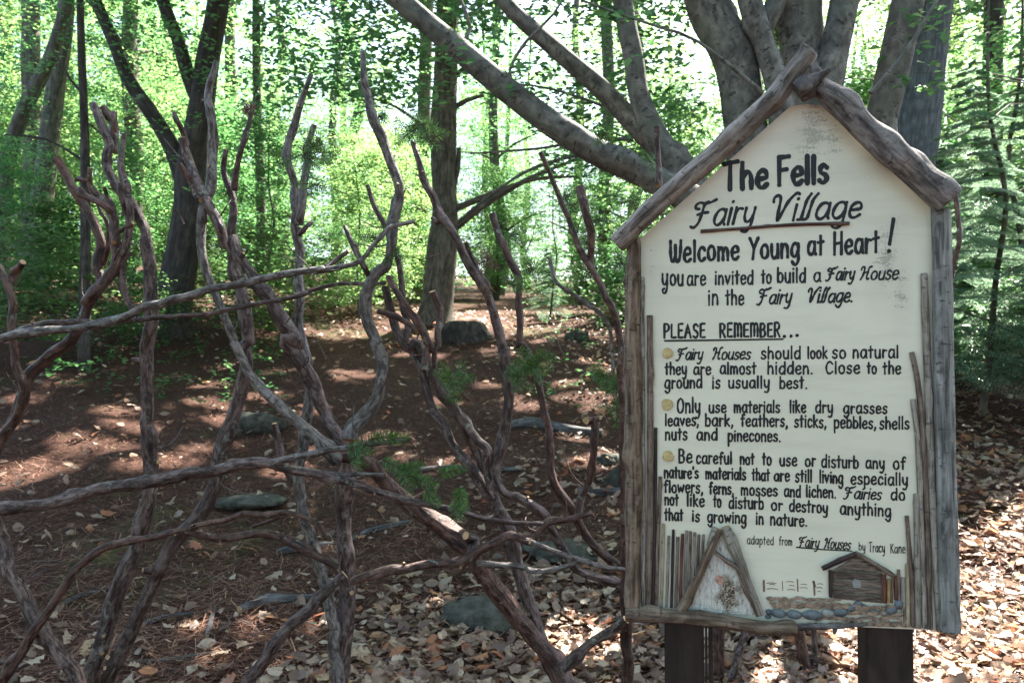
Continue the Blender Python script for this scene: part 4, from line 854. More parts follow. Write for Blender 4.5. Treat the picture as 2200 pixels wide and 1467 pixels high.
stick('hut_stick', z(3, [(640, 245), (560, 410), (480, 590), (400, 738)]), [13, 19, 20, 22], M['post_brown'], .016, 3, 14, .008, .1, 30)
stick('hut_stick', z(3, [(668, 232), (735, 380), (810, 560), (892, 765)]), [22, 20, 16, 14], TW[0], .014, 4, 14, .008, .12, 30)
stick('hut_stick', z(3, [(612, 380), (690, 445), (745, 480), (790, 590), (840, 690), (872, 770)]), [7, 9, 11, 11, 11, 10], TW[1], .013, 3, 12, .008, .12, 30)
stick('hut_stick', z(3, [(618, 236), (596, 290), (570, 350)]), [16, 15, 10], TW[0], .012, 1, 12, .008, .1, 30)
# plank house
pk = plain('old_plank', (.20, .14, .105), .85, .55, 50, 1, .003)
hp = [[(1322, 492), (1395, 448), (1470, 398), (1545, 450), (1622, 498), (1622, 505)], [(1322, 495), (1620, 508), (1622, 553), (1322, 545)], [(1322, 549), (1620, 557), (1622, 598), (1322, 588)], [(1322, 592), (1620, 601), (1620, 642), (1322, 628)], [(1326, 632), (1618, 646), (1622, 692), (1326, 662)]]
random.seed(9)
PK = [bark('old_plank_' + str(k), (.03, .02, .016), tuple(x * (.75 + .3 * k) for x in (.14, .10, .078)), tuple(x * (.8 + .25 * k) for x in (.30, .23, .19)), (40, 260, 1), .9, .003) for k in range(3)]
for qi, q in enumerate(hp): slab('wall_plank', z(3, q), PK[(qi * 2 + 1) % 3], .001, random.uniform(.004, .006), jag=.5)
slab('door_patch', z(3, [(1442, 565), (1455, 540), (1470, 548), (1492, 560), (1496, 590), (1478, 622), (1452, 612)]), M['stone2'], .0055, .0012)
stick('house_roof_stick', z(3, [(1258, 482), (1370, 430), (1468, 388)]), [10, 11, 10], TW[2], .009, 2, 10, .008, .12, 40)
stick('house_roof_stick', z(3, [(1462, 385), (1570, 450), (1692, 528)]), [9, 10, 10], TW[1], .009, 2, 10, .008, .12, 40)
stick('house_corner_stick', z(3, [(1309, 490), (1310, 570), (1310, 655)]), [8, 8.5], TW[2], .006, 1, 9, .01)
stick('house_corner_stick', z(3, [(1634, 515), (1636, 600), (1636, 690)]), [9, 9.5], TW[3], .006, 1, 9, .01)
stick('house_corner_stick', z(3, [(1662, 545), (1660, 620), (1660, 690)]), [7, 7], plain('yellow_twig', (.34, .22, .08), .7, .3, 80), .005, 1, 9, .01)
stick('house_corner_stick', z(3, [(1684, 540), (1682, 620), (1680, 690)]), [5, 5], TW[1], .005, 1, 8, .01)
# painted little fence on the board
mb = MB()
for xa, ya, xb, yb, w_ in [(905, 555, 907, 618, 12), (1018, 560, 1020, 612, 5), (1109, 548, 1112, 618, 9), (1209, 560, 1213, 640, 11), (1205, 560, 1215, 590, 12)]: ribbon(mb, z(3, [(xa, ya), ((xa + xb) / 2, (ya + yb) / 2), (xb, yb)]), w_ / 5.6, .0006)
for xa, ya, xb in [(925, 570, 980), (940, 578, 970), (925, 605, 990), (1040, 562, 1085), (1060, 585, 1090), (1050, 610, 1095), (1130, 578, 1165), (1125, 598, 1170), (1230, 575, 1262), (1225, 598, 1260), (1232, 620, 1250)]: ribbon(mb, z(3, [(xa, ya), ((xa + xb) / 2, ya - 3), (xb, ya + 2)]), .8, .0005)
mb.build('painted_fence', M['brownpaint'], sign)
# bark chips and pebbles along the bottom
random.seed(14)
def chip(cx_, cy_, w_, h_, ang, mat, off, th_):
    P2 = [(cx_ + math.cos(t_) * w_ * math.cos(ang) - math.sin(t_) * h_ * math.sin(ang), cy_ + math.cos(t_) * w_ * math.sin(ang) + math.sin(t_) * h_ * math.cos(ang)) for t_ in np.linspace(0, 6.283, 10)[:-1]]
    P2 = [(x + random.uniform(-.12, .12) * w_, y + random.uniform(-.15, .15) * h_) for x, y in P2]
    return slab('bark_chip', z(3, P2), mat, off, th_)
for row, (y0, dy) in enumerate([(660, 18), (690, 14), (712, 8)]):
    x = 925 + row * 20
    while x < (1330 if row == 0 else 1420 if row == 1 else 1700):
        w_ = random.uniform(38, 75); chip(x + w_ * .5, y0 + (x - 930) * .012 + random.uniform(-dy, dy) * .6, w_ * .62, random.uniform(9, 17), random.uniform(-.25, .25), M['chip'], .0008 + row * .0012, .004); x += w_ * .85
for row, (y0, xs) in enumerate([(785, 1180), (808, 1330), (822, 1110), (770, 1420)]):
    x = xs
    while x < 1725:
        w_ = random.uniform(40, 80); chip(x + w_ * .5, y0 - (15 if row == 3 else 0) + random.uniform(-6, 6), w_ * .6, random.uniform(8, 14), random.uniform(-.4, .2), M['chip'], .0008 + row * .001, .004); x += w_ * .8
def pebble(cx_, cy_, rx, ry, ang=0, mat='stone'):
    c0 = on(*Z(3, cx_, cy_)); k = sw(1700, 1) / 2.8205; mb = MB(); V = []; Fq = []; sd = Vector((cx_, cy_, 0))
    for i in range(9):
        for j in range(16):
            ph = math.pi * i / 8; t_ = 6.2832 * j / 16; q = Vector((math.sin(ph) * math.cos(t_), math.sin(ph) * math.sin(t_), math.cos(ph)))
            f = 1 + .12 * noise.noise(q * 1.3 + sd); x = q.x * rx * k * f; y = q.y * ry * k * f; zz = q.z * min(rx, ry) * k * .75 * f
            V.append(c0 + right_ * (x * math.cos(ang) + y * math.sin(ang)) + Vector((0, 0, 1)) * (-x * math.sin(ang) + y * math.cos(ang)) - nrm * (zz + min(rx, ry) * k * .55 + .001))
            if i < 8: Fq.append((i * 16 + j, i * 16 + (j + 1) % 16, (i + 1) * 16 + (j + 1) % 16, (i + 1) * 16 + j))
    mb.add(V, Fq); return mb.build('pebble', M[mat], sign)
for k, (a, b_, c_, d_, e_) in enumerate([(938, 742, 24, 17, .3), (990, 746, 46, 27, .05), (1088, 755, 46, 27, .1), (1195, 757, 60, 29, -.05), (1290, 747, 37, 25, 0), (1365, 742, 43, 26, -.15), (1432, 717, 30, 20, -.3), (1475, 692, 26, 16, -.1), (1520, 712, 24, 14, .6), (1570, 738, 36, 16, .5), (1625, 745, 25, 18, .2), (1675, 733, 34, 23, -.4), (1718, 695, 24, 26, 0), (1335, 848, 14, 28, .2), (930, 770, 18, 12, 0)]):
    pebble(a, b_, c_, d_, e_, 'stone2' if k in (4, 10) else 'stone')
for px, py, r_ in [(1434.5, 758, 11), (1433.5, 868, 12), (1435.5, 979, 11.5)]:
    mb = MB(); P_ = [on(px, py, .0), on(px, py, .005)]; rr = sw(px, r_); V = []; Fq = []
    for i, (o_, q) in enumerate([(0, 1.0), (.0045, 1.0), (.0056, .88), (.0052, .8), (.0056, .4), (.0056, .01)]):
        for j in range(22):
            t_ = 6.2832 * j / 22; f = 1 + .05 * math.sin(3 * t_ + px)
            V.append(on(px, py, 0) + (right_ * math.cos(t_) + Vector((0, 0, 1)) * math.sin(t_)) * rr * q * f - nrm * o_)
    Fq = [(i * 22 + j, i * 22 + (j + 1) % 22, (i + 1) * 22 + (j + 1) % 22, (i + 1) * 22 + j) for i in range(5) for j in range(22)]
    mb.add(V, Fq, None, 0, False); mb.build('wood_disc', M['disc'], sign)
# legs
for xl, xr, D_ in ((1427, 1512, 0), (1861, 1962, 0)):
    a = on(xl, 1300, -.02); c_ = on(xr, 1300, -.02); dpt = .089 if xl > 1800 else .05; mb = MB()
    q = [a, c_, c_ + nrm * dpt, a + nrm * dpt]; be = .003; V = []
    for zz in (-.1, 1.15):
        for i in range(4):
            p0, pm, pp = q[i], q[i - 1], q[(i + 1) % 4]
            for o_ in (pm, pp): d_ = (o_ - p0); d_.z = 0; d_.normalize(); pt = p0 + d_ * be; V.append(Vector((pt.x, pt.y, zz)))
    mb.add(V, [(i, (i + 1) % 8, (i + 1) % 8 + 8, i + 8) for i in range(8)] + [tuple(range(8, 16))], None, 0, False); mb.c = [(v_[0], v_[1], v_[2]) for v_ in mb.v]; mb.build('leg', M['darkpost'], sign)
mb = MB(); a = on(1517, 1340, -.09); 
for (x0, x1) in ((1515, 1519), (1522, 1531)):
    a = on(x0, 1300, -.03); c_ = on(x1, 1300, -.03); V = [Vector((p.x, p.y, zz)) for zz in (-.1, .98) for p in (a, c_, c_ + nrm * .04, a + nrm * .04)]
    mb.add(V, [(i, (i + 1) % 4, (i + 1) % 4 + 4, i + 4) for i in range(4)] + [(4, 5, 6, 7)], None, 0, False)
mb.build('back_batten', M['darkpost'], sign)

# ------------------------------------------------------------------ the branch fence
DF = 2.05
fb = at(700, 780, DF); fence = thing('branch_fence', (fb.x, fb.y, 0), 'rustic fence of bare twisted branches wired together, running from the left edge to the sign', 'fence')
FI = [0]
def down(P, W, D):
    """carry a branch that leaves the frame at the bottom on to the ground"""
    a, b_ = P[-2], P[-1]; d_ = (b_ - a).normalized()
    if d_.z > -.3: d_ = (d_ + Vector((0, 0, -1))).normalized()
    d_ = (d_ + Vector((0, 0, -.8))).normalized(); g = float(gz(b_.x, b_.y)) - .08
    t_ = (g - b_.z) / d_.z; P.append(b_ + d_ * t_ * .5); P.append(b_ + d_ * t_); W.append(W[-1]); W.append(W[-1] * 1.02)
def br(name, pts, ws, D=DF, mat='fence', dn=False, knots=5, cap=1, n=14, label=None, D2=None):
    k = len(pts); cum = [0]
    for a, b_ in zip(pts[:-1], pts[1:]): cum.append(cum[-1] + math.hypot(a[0] - b_[0], a[1] - b_[1]))
    D2 = D if D2 is None else D2
    FI[0] += 1; wob = FI[0] * 1.7
    P = []; W = []
    for (x, y), c_ in zip(pts, cum):
        t_ = c_ / cum[-1]; d_ = D + (D2 - D) * t_ + .018 * math.sin(wob + t_ * 4) * (1 if 0 < t_ < 1 else .3)
        P.append(at(x, y, d_)); u = t_ * (len(ws) - 1); q = min(int(u), len(ws) - 2); W.append((ws[q] + (ws[q + 1] - ws[q]) * (u - q)) / F_PX * d_ / 2)
    if dn: down(P, W, D)
    mb = MB()
    if n > 8:
        C_, _t = catmull(P, .03); j0 = Vector((FI[0] * 9.1, 0, 0)); Q = []
        for i_, c_ in enumerate(C_):
            e_ = min(1, i_ / 2, (len(C_) - 1 - i_) / 2)
            Q.append(c_ + e_ * Vector([noise.noise(j0 + Vector((i_ * .45, a_, 0))) * .006 + noise.noise(j0 + Vector((i_ * 1.1, a_, 5))) * .004 for a_ in (0, 3, 6)]))
        P = Q
    tube(mb, P, W, n, .008, .15, 30, knots)
    if n > 8:
        for _ in range(int(len(P) / 13)):          # short snapped spurs
            i_ = random.randint(2, len(P) - 3); r_ = W[min(len(W) - 1, int(i_ / len(P) * len(W)))]; tg_ = (P[i_ + 1] - P[i_ - 1]).normalized()
            d_ = Vector((random.uniform(-1, 1), random.uniform(-1, .3), random.uniform(-.6, 1))); d_ = (d_ - tg_ * d_.dot(tg_) * .8).normalized(); L_ = r_ * random.uniform(1.3, 2.6)
            tube(mb, [P[i_], P[i_] + d_ * L_ * .6, P[i_] + d_ * L_], [r_ * random.uniform(.35, .6), r_ * random.uniform(.15, .4)], 7, .006, .2, 40)
    if n > 8:
        for _ in range(max(1, int(len(P) / 16))):      # thin side shoots
            if len(P) < 7: break
            i_ = random.randint(2, len(P) - 3); L_ = random.uniform(.03, .11); d_ = Vector((random.uniform(-1, 1), random.uniform(-.6, .6), random.uniform(-.4, 1.2))).normalized(); e_ = Vector((random.uniform(-.4, .4), random.uniform(-.3, .3), random.uniform(0, .5)))
            tube(mb, [P[i_], P[i_] + d_ * L_ * .5, P[i_] + (d_ + e_) * L_], [random.uniform(.0018, .0035), .001], 5, .012, .15, 40, cap=-1)
    o = mb.build(name, [M[mat], M['cut']], fence)
    if label: o['label'] = label
    return o
U = 'upright_branch'; RL = 'rail_branch'
z4 = lambda L: z(4, L); z5 = lambda L: z(5, L)
br(U, z4([(270, 535), (330, 640), (400, 760), (455, 860), (490, 960), (470, 1060), (490, 1150), (430, 1240), (400, 1330), (320, 1450)]) + z6([(220, 120), (120, 200), (85, 320), (20, 450), (-60, 560)]), [18, 19, 24, 22, 20, 18, 20, 24, 24], 2.08, 'fence_red', True)
br(U, z4([(-10, 1060), (30, 1130), (58, 1230), (60, 1330), (60, 1420)]) + z6([(70, 170), (95, 240), (80, 340), (10, 470), (-50, 620)]), [16, 18, 20, 22, 24, 26], 2.03, 'fence_red', True)
br('side_branch', z4([(112, 1045), (75, 1095), (45, 1145)]), [14, 16], 2.03, 'fence_red')
br(U, z4([(435, 588), (440, 680), (500, 750), (545, 830), (560, 940), (568, 1040), (520, 1110), (470, 1180), (425, 1250)]), [9, 14, 18, 20, 22, 24, 26], 2.04, 'fence_red')
br('side_branch', z4([(385, 712), (440, 735), (500, 765), (545, 800)]), [18, 14, 16], 2.0, 'fence_red')
br('side_branch', z4([(375, 640), (415, 655), (450, 690)]), [10, 12], 2.06, 'fence_red')
br('side_branch', z4([(645, 855), (610, 880), (570, 900), (552, 950)]), [8, 10, 12], 2.02, 'fence_red')
br('side_branch', z4([(505, 680), (520, 730), (545, 770), (560, 840)]), [7, 9, 10], 2.07, 'fence_red')
br('side_branch', z4([(470, 700), (480, 780), (520, 860), (530, 960), (500, 1060)]), [6, 9, 11, 14], 2.09, 'fence_red')
br(U, z4([(450, 278), (488, 370), (530, 480), (515, 545), (520, 600), (580, 690), (650, 780), (700, 880), (722, 1050), (728, 1200), (732, 1330), (715, 1467)]) + z6([(605, 250), (605, 400), (620, 560), (605, 740), (565, 890), (490, 1080), (430, 1260), (370, 1467)]), [17, 19, 30, 26, 30, 34, 36, 33, 32, 36, 36, 40, 44, 48], 2.1, 'fence', True, 7)
br('side_branch', z4([(492, 288), (525, 330), (550, 370), (552, 430), (545, 510)]), [14, 16, 20, 20], 2.1)
br('side_branch', z4([(556, 320), (553, 370), (550, 410)]), [9, 12], 2.09, 'fence_red')
br(U, z4([(602, 425), (588, 500), (590, 590), (610, 690), (632, 800), (618, 930), (592, 1050), (595, 1160), (630, 1250), (665, 1290)]), [11, 14, 16, 17, 18, 18, 16, 15], 2.05)
br('side_branch', z4([(584, 662), (595, 740), (620, 820), (632, 880)]), [16, 17, 15], 2.03)
br(U, z4([(1050, 70), (1018, 200), (1010, 260), (1028, 380), (1030, 480), (1028, 580), (1018, 690), (992, 780), (975, 900), (985, 1030), (1020, 1140), (1062, 1240), (1095, 1330), (1140, 1440)]) + z6([(950, 60), (1000, 140), (1060, 240), (1150, 330), (1230, 400), (1300, 470)]) + z7([(110, 425), (190, 500), (240, 560)]), [11, 17, 20, 21, 19, 18, 17, 20, 22, 24, 26, 30], 2.03, 'fence_grey', False, 8, n=16)
br(U, z4([(878, 440), (895, 490), (925, 560), (955, 650), (990, 735), (1045, 830), (1075, 900), (1090, 980)]), [15, 18, 20, 20, 22, 20], 2.05)
br('side_branch', z4([(843, 322), (865, 370), (885, 415), (905, 480)]), [9, 12, 12], 2.09, 'fence_red')
br('side_branch', z4([(868, 568), (905, 620), (940, 690), (975, 745)]), [10, 12, 12], 2.02, 'fence_red')
br(U, z4([(1095, 498), (1085, 600), (1115, 690), (1130, 800), (1122, 930), (1130, 1050), (1160, 1180), (1190, 1300), (1210, 1450)]) + z6([(1010, 60), (1015, 150), (990, 260), (950, 390), (905, 530), (875, 680), (810, 790), (710, 900), (630, 1060), (550, 1230), (470, 1400), (430, 1500)]), [11, 22, 26, 28, 30, 30, 28, 28, 30, 32, 38, 42, 46], 2.12, 'fence', True, 8, n=16)
br('side_branch', z4([(1228, 280), (1212, 370), (1170, 500), (1145, 600), (1135, 700)]), [10, 12, 13, 14], 2.1, 'fence_red')
br(U, z4([(1130, 920), (1165, 1030), (1230, 1140), (1310, 1230), (1370, 1330), (1440, 1440)]) + z7([(40, 60), (90, 140), (150, 270), (210, 400), (265, 495)]), [22, 26, 32, 34, 30, 28, 26], 2.07, 'fence', False, 5, n=16)
br(U, z5([(150, 175), (112, 280), (75, 400), (45, 500), (45, 590), (70, 680), (72, 790), (75, 900), (92, 1000), (95, 1130), (98, 1250), (92, 1350), (120, 1460)]) + z7([(118, 200), (118, 330), (100, 470), (80, 620), (100, 760), (150, 930), (190, 1080), (215, 1200), (235, 1360), (250, 1500)]), [11, 17, 18, 19, 22, 22, 24, 24, 26, 24, 28, 24, 26], 2.1, 'fence_grey', True, 8)
br('side_branch', z5([(165, 412), (140, 500), (128, 600), (115, 700), (108, 790), (90, 880)]), [12, 14, 17, 18], 2.1, 'fence_grey')
br('side_branch', z5([(150, 870), (120, 900), (95, 930)]), [9, 10], 2.08)
br(U, z5([(395, 68), (398, 160), (415, 280), (445, 400), (490, 490), (530, 590), (560, 690), (556, 770), (535, 870), (528, 960), (505, 1060), (450, 1130), (412, 1220), (410, 1310), (440, 1390), (470, 1450)]) + z7([(395, 60), (422, 150), (425, 220), (400, 300), (340, 370), (300, 420), (290, 470)]), [12, 15, 18, 19, 21, 24, 22, 20, 24, 24, 26, 26, 28, 36], 2.0, 'fence_grey', False, 7, n=16)
br(U, z5([(415, 695), (445, 790), (490, 890), (525, 970), (560, 1050), (575, 1150), (590, 1280), (600, 1400)]) + z7([(520, 60), (570, 150), (620, 300), (680, 430), (760, 550), (830, 650), (870, 710)]), [10, 12, 14, 16, 18, 20, 22, 24], 2.06, 'fence', False)
br('side_branch', z5([(308, 888), (350, 990), (390, 1065), (430, 1140)]), [8, 11, 14], 2.02)
br(U, z5([(512, 1125), (555, 1200), (615, 1290), (670, 1380), (710, 1467)]) + z7([(610, 90), (600, 180)]), [12, 15, 17, 18], 2.0, 'fence_red')
br('side_branch', z5([(460, 1285), (550, 1315), (610, 1350), (650, 1385)]), [11, 12, 12], 2.0, 'fence_red')
br('side_branch', z5([(722, 1195), (757, 1285), (745, 1390), (750, 1460)]) + z7([(640, 100), (640, 180)]), [14, 15, 12, 10], 2.04, 'fence_red')
br(U, z5([(500, 1170), (525, 1290), (570, 1400), (610, 1467)]) + z7([(560, 70), (620, 170), (690, 290), (760, 410), (815, 510), (850, 620), (870, 690)]), [18, 20, 22, 24, 24, 26], 2.08, 'fence', False)
br(U, z5([(628, 490), (655, 580), (700, 690), (745, 810), (820, 925), (868, 1020), (915, 1110), (975, 1200), (1010, 1290), (1035, 1400), (1045, 1467)]) + z7([(925, 100), (940, 240), (930, 400), (895, 560), (878, 680)]), [12, 16, 18, 19, 21, 23, 26, 28, 28], 2.02, 'fence', False, 6, n=16)
br('side_branch', z5([(876, 962), (905, 1040), (940, 1110), (985, 1180)]), [10, 13, 14], 2.05)
br('side_branch', z5([(720, 850), (740, 870), (760, 865)]), [9, 10], 2.02)
br(U, z5([(1003, 828), (1030, 925), (1080, 1040), (1118, 1120), (1130, 1230), (1132, 1340), (1130, 1467)]) + z7([(995, 70), (1040, 160), (1070, 260), (1095, 370), (1110, 480), (1115, 580), (1150, 680), (1200, 750), (1240, 830), (1290, 900), (1360, 960), (1425, 1000)]), [14, 17, 15, 15, 16, 15, 15, 16, 18, 20, 18], 2.08, 'fence_red', False)
br('side_branch', z7([(1300, 385), (1292, 520), (1275, 620), (1240, 710), (1228, 790)]), [18, 16, 15, 16], 2.05, 'fence_red')
br('side_branch', z7([(1262, 390), (1290, 388), (1320, 380)]), [14, 13, 8], 2.03, 'fence_red')
br(U, z5([(1228, 540), (1280, 660), (1335, 790), (1385, 920), (1420, 1010), (1475, 1100), (1540, 1220), (1590, 1340), (1610, 1467)]) + z7([(1400, 180), (1410, 330), (1415, 480), (1420, 700)]), [9, 14, 17, 21, 24, 24, 24, 22], 1.98, 'fence_red', True)
br('side_branch', z5([(1416, 705), (1445, 830), (1468, 940), (1465, 1060), (1480, 1110)]), [20, 17, 16, 14], 1.98, 'fence_red')
br('side_branch', z5([(1273, 1040), (1300, 1140), (1390, 1215), (1500, 1295), (1550, 1360), (1562, 1467)]) + z7([(1370, 100), (1372, 200)]), [7, 9, 10, 8, 7], 1.95, 'fence_grey')
br('side_branch', [(1413, 272), (1412, 330), (1416, 400)], [12, 13], 1.9, 'fence_red')
br('side_branch', [(2050, 388), (2058, 470), (2052, 560), (2040, 620)], [8, 10, 9], 1.62, 'fence_red')
# main crossing and lower uprights
br(U, z7([(230, 540), (320, 545), (420, 620), (530, 730), (680, 830), (770, 910), (830, 1000), (920, 1120), (1010, 1240), (1100, 1350), (1200, 1500)]), [22, 34, 38, 40, 40, 36, 38, 44, 48], 2.06, 'fence_red', True, 9, n=18)
br('side_branch', z7([(790, 930), (800, 880), (765, 860)]), [20, 22, 18], 1.99, 'fence')
br(U, z7([(850, 540), (870, 640), (890, 740), (940, 830), (965, 920), (985, 1020), (1020, 1120), (1060, 1250), (1110, 1400), (1160, 1520)]), [22, 28, 30, 28, 26, 30, 36, 36, 36], 2.11, 'fence', True, 6, n=16)
br('side_branch', z7([(705, 300), (760, 400), (820, 470), (855, 510), (850, 580), (870, 660)]), [14, 16, 18, 18], 2.03)
br('side_branch', z7([(885, 610), (920, 680), (1010, 720), (1080, 770), (1130, 860), (1175, 940), (1250, 1010), (1330, 1040), (1425, 1065)]), [16, 18, 20, 20, 20, 18], 2.03, 'fence')
br(U, z7([(285, 500), (275, 640), (262, 760), (270, 880), (280, 1020), (280, 1160), (262, 1320), (245, 1500)]), [26, 34, 36, 34, 38, 40, 42, 42], 2.12, 'fence', True, 9, n=18, label='thick upright with peeling bark and a black tie')
br(U, z6([(-30, 780), (0, 860), (40, 980), (105, 1140), (200, 1290), (320, 1480)]), [26, 30, 32, 34, 38], 1.98, 'fence', True, 5, n=16)
br(U, z7([(270, 1020), (200, 1085), (120, 1160), (50, 1230), (-10, 1300)]) + z6([(1060, 1410), (1010, 1500)]), [24, 26, 28, 30], 2.0, 'fence', True, 4, n=16)
br('side_branch', z7([(-200, 380), (-20, 400), (20, 560), (70, 640)]) [1:], [12, 16, 18], 2.14)
br('side_branch', z7([(1425, 1205), (1340, 1265), (1270, 1310), (1160, 1410)]), [20, 20, 22], 1.95, 'fence')
# rails in front
br(RL, [(-30, 735)] + z4([(0, 1418), (110, 1390), (380, 1362), (560, 1325), (700, 1268), (830, 1228), (960, 1200), (1090, 1165), (1200, 1140), (1400, 1102), (1580, 1075)]) + z5([(160, 1105), (290, 1080), (380, 1050), (440, 980), (520, 905), (580, 880), (637, 865)]), [18, 20, 18, 18, 19, 18, 17, 16, 15, 12, 8], 1.93, 'fence_grey', False, 8, n=16)
br(RL, z4([(40, 1400), (110, 1365), (300, 1335), (480, 1335), (640, 1325), (770, 1315), (900, 1305), (1000, 1298), (1150, 1265), (1330, 1235), (1500, 1195)]) + z5([(80, 1210), (180, 1180), (350, 1158), (505, 1158)]), [10, 14, 11, 10, 10, 10, 9, 8], 2.0, 'fence', False)
br('side_branch', z5([(328, 1005), (270, 1045), (215, 1085)]), [9, 10, 12], 1.93, 'fence')
br(RL, z6([(-30, 752), (130, 742), (280, 712), (400, 668), (530, 655), (680, 630), (780, 605), (900, 588), (1030, 568), (1100, 565), (1200, 590), (1339, 615)]) + z7([(150, 610), (270, 632), (400, 680), (540, 720), (700, 755), (880, 795), (1000, 810), (1085, 812)]), [24, 27, 26, 27, 26, 24, 20, 18, 17, 15, 12, 9], 1.94, 'fence', False, 8, n=16)
br(RL, z6([(1120, 560), (1200, 540), (1339, 515)]) + z7([(120, 525), (270, 496), (400, 483), (535, 465)]), [14, 14, 13, 9], 1.93, 'fence_grey')
br(RL, z6([(1180, 585), (1330, 610)]) + z7([(60, 600), (240, 608), (440, 612)]), [14, 12, 10, 8], 1.98, 'fence_grey')
br(RL, z6([(-20, 1500), (120, 1285), (230, 1120), (320, 990), (430, 912), (560, 880), (700, 850), (800, 822), (930, 795), (1000, 775), (1080, 780), (1180, 765), (1270, 790), (1339, 850)]) + z7([(160, 810), (215, 880)]), [22, 22, 20, 18, 17, 16, 12, 11, 10], 1.92, 'fence_red', False, 6)
br(RL, z6([(760, 845), (860, 870), (960, 868), (1100, 848), (1190, 885), (1280, 925)]) + z7([(20, 870), (130, 930), (240, 992)]), [14, 17, 17, 16, 16], 1.93, 'fence_red')
br('side_branch', z6([(1040, 825), (1100, 800), (1150, 785)]), [6, 8, 8], 1.93, 'fence_red')
br(RL, z7([(300, 1048), (400, 1015), (520, 995), (650, 975), (760, 955), (850, 905), (950, 868), (1030, 882), (1070, 845), (1110, 810), (1180, 792), (1290, 773)]), [20, 22, 20, 19, 20, 22, 18, 16, 12, 8], 1.93, 'fence_red', False, 6, n=16)
br(RL, z7([(1030, 885), (1110, 920), (1180, 945), (1260, 965), (1330, 990), (1425, 1002)]), [13, 12, 12, 9], 1.92, 'fence_grey')
br(RL, z7([(810, 975), (930, 985), (1050, 1003), (1150, 992), (1235, 968), (1300, 985)]), [12, 13, 12, 9], 1.95, 'fence_grey')
# thin twigs and short nubs on the uprights
random.seed(31)
for (x, y, dx, dy, w_) in [(770, 1150, 30, -60, 4), (540, 240, 10, -50, 4), (610, 700, 60, -70, 4), (900, 560, 60, -20, 3), (1210, 760, -14, -40, 4), (930, 700, -30, -60, 4), (1440, 640, -60, -40, 3), (470, 470, 26, -40, 4), (640, 480, -30, -30, 4), (395, 480, -26, -36, 4), (245, 560, 26, -44, 4), (310, 700, -30, -30, 4), (655, 860, -40, -70, 4), (1160, 900, 18, -20, 4), (1130, 540, 20, -60, 3), (1240, 500, 14, -50, 3), (700, 770, -30, -50, 4), (1040, 1000, 24, -40, 4), (1120, 1130, 10, -20, 5), (1000, 540, 34, -20, 3), (860, 420, 12, -14, 5), (300, 540, -20, -20, 5), (520, 560, 40, -60, 3)]:
    br('twig', [(x, y), (x + dx * .5 + random.uniform(-4, 4), y + dy * .5), (x + dx, y + dy)], [w_, w_ * .7, w_ * .4], 2.0 + random.uniform(-.02, .06), 'fence_red', n=6, knots=0)
# wire ties
for px, py, r_, D_ in [(1285, 925, 0, 0)][:0] + [(Z(6, 1270, 912), 24, 1.93, 0), (Z(6, 140, 1228), 24, 1.97, 0), (Z(7, 110, 150), 22, 2.05, 0), (Z(7, 620, 190), 18, 2.03, 0), (Z(4, 650, 1310), 22, 1.93, 0)]:
    c_ = at(px[0], px[1], r_ if False else py and r_); rr = py / F_PX * r_ / 2 * 1.12
    P = [c_ + Vector((math.cos(t_) * rr * .35, math.sin(t_) * rr, math.cos(t_) * rr)) for t_ in np.linspace(0, 6.1, 12)]
    mb = MB(); tube(mb, P, [.0016], 6, .01, .05, cap=-1); mb.build('wire_tie', M['wire'], fence)
# needle sprigs of the cut yew branches
def sprig(cx_, cy_, sizepx, count, mat='yew', D=2.0, droop=0.0, seed=0, spread=3.14, ang0=0, lens=(.5, 1)):
    rs = np.random.RandomState(seed + int(cx_)); count = count; c0 = at(cx_, cy_, D); S = sizepx / F_PX * D; Vs = []; tw = MB()
    for k in range(count):
        a = ang0 + rs.uniform(-spread, spread); el = rs.uniform(-.7, .7); L = S * rs.uniform(*lens)
        d_ = np.array([math.cos(a), el * .7, math.sin(a)]); d_ /= np.linalg.norm(d_); n_ = max(6, int(L / .0044)); t_ = np.linspace(.05, 1, n_)
        p = np.array(c0)[None] + d_[None] * (t_ * L)[:, None]; p[:, 2] -= droop * (t_ * L) ** 2 * 4
        tube(tw, [tuple(p[0]), tuple(p[n_ // 2]), tuple(p[-1])], [.0013, .0007], 5, .02, .05, cap=-1)
        s = np.cross(d_, [rs.randn() * .4, -1, rs.randn() * .4]); s /= np.linalg.norm(s); u = np.cross(s, d_)
        for sg in (-1, 1):
            nv = s[None] * sg * (.9 + .1 * rs.randn(n_, 1)) + d_[None] * .45 + u[None] * rs.randn(n_, 1) * .35; nv /= np.linalg.norm(nv, axis=1)[:, None]
            nl = (.015 + .009 * rs.rand(n_, 1)) * (1 - .5 * (t_[:, None] - .3).clip(0)); wv = np.cross(nv, u[None] + rs.randn(n_, 3) * .3); wv /= np.linalg.norm(wv, axis=1)[:, None]; wv *= .00105
            Vs.append(np.stack([p - wv, p + nv * nl * .55 - wv, p + nv * nl, p + nv * nl * .55 + wv, p + wv], 1))
    V = np.concatenate(Vs).reshape(-1, 3); Fq = np.arange(len(V)).reshape(-1, 5)
    o = tw.build('needle_sprig', M['fence_red'], fence)
    nn_ = npmesh('needles', V, Fq, M[mat], fence); nn_.parent = o; return o
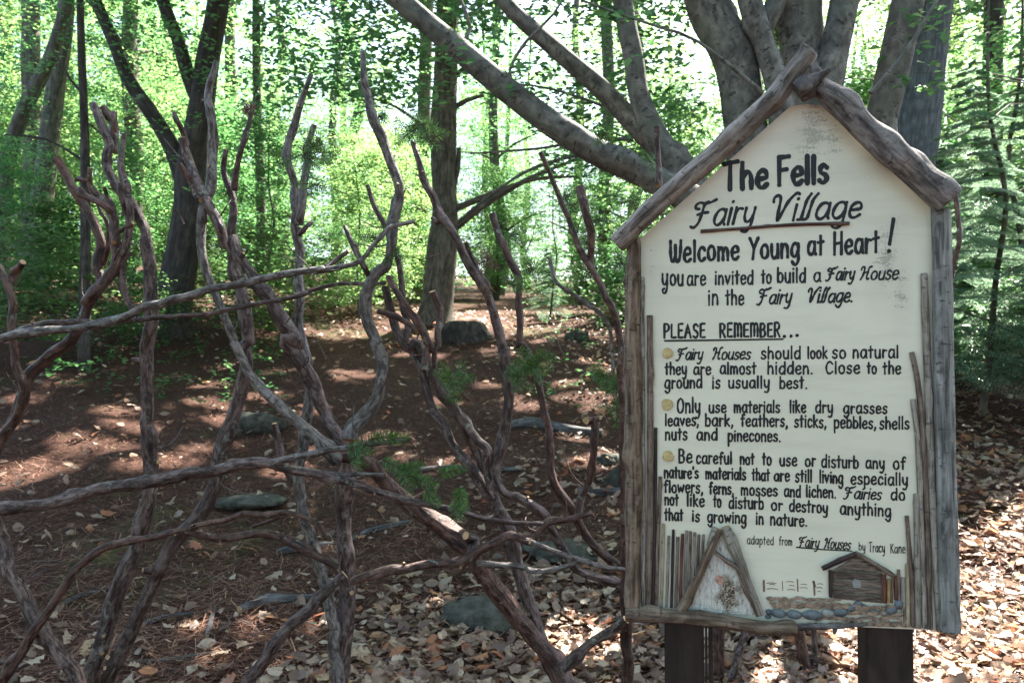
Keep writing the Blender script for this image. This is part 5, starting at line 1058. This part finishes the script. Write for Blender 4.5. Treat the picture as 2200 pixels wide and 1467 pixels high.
for a in [(650, 330, 62, 9), (690, 300, 40, 5), (690, 330, 45, 5), (672, 395, 40, 5), (905, 265, 62, 12), (878, 285, 45, 7), (925, 300, 45, 5), (812, 250, 26, 4), (840, 538, 34, 6), (1140, 790, 50, 12), (1165, 775, 40, 7), (1115, 810, 36, 7), (970, 812, 42, 8), (1000, 800, 36, 6), (985, 850, 30, 5), (1300, 810, 45, 7), (1330, 830, 50, 7), (1325, 880, 50, 5), (1100, 615, 34, 7), (1145, 575, 30, 6), (1300, 285, 32, 8), (1210, 420, 26, 5), (1290, 475, 24, 5), (1335, 560, 40, 6), (1360, 430, 36, 6), (1258, 520, 28, 5), (1100, 500, 28, 4), (1230, 440, 24, 4), (810, 510, 34, 4), (275, 225, 40, 4), (600, 350, 30, 3), (1400, 350, 30, 4)]:
    sprig(*a, seed=4)
for a in [(1050, 560, 34, 5), (1040, 630, 30, 4), (930, 310, 26, 3), (535, 235, 14, 3), (1000, 855, 22, 3)]: sprig(*a, mat='yewdead', seed=8)
# long drooping spray at the crossing
for (x, y, L, ang) in [(745, 965, 75, .1), (790, 945, 80, .05), (760, 955, 60, -1.2), (820, 985, 70, -.5), (850, 1000, 80, -.9), (880, 1020, 70, -.2), (940, 1020, 65, .1), (985, 1045, 60, -1.4), (985, 1050, 70, -1.6), (860, 1010, 60, .2), (830, 940, 50, -.2), (910, 1050, 50, -1.0), (975, 1075, 50, -1.2)]:
    sprig(x, y, L, 3, seed=3, spread=.25, ang0=ang, lens=(.7, 1), D=1.9)
# stakes behind the sign that lean on the ground
for pts, w_, lb, mt in [([(1543, 1330), (1544, 1400), (1545, 1475)], 24, 'brown stake standing just right of the left leg of the sign', 'fence_red'), ([(1606, 1350), (1585, 1410), (1562, 1475)], 16, 'thin slanting stick under the middle of the sign', 'fence'), ([(1712, 1330), (1722, 1390), (1737, 1448)], 24, 'orange brown stake propped under the middle of the sign', 'fence_red'), ([(1748, 1330), (1750, 1380), (1749, 1430)], 12, 'slim grey stake right behind the orange brown one', 'fence')]:
    gp = gnd(*pts[-1]); D_ = (gp - CAM).dot(FW); P = [at(x, y, D_) for x, y in pts]; up_ = P[0] + (P[0] - P[-1]) * 1.6; mb = MB()
    P = [up_] + P; P[-1] = P[-1] - Vector((0, 0, .03)); tube(mb, P, [w_ / F_PX * D_ / 2], 12, .02, .1, 14, 2); tag(mb.build('wooden_stake', [M[mt], M['cut']], None, P[-1]), lb, 'stake')
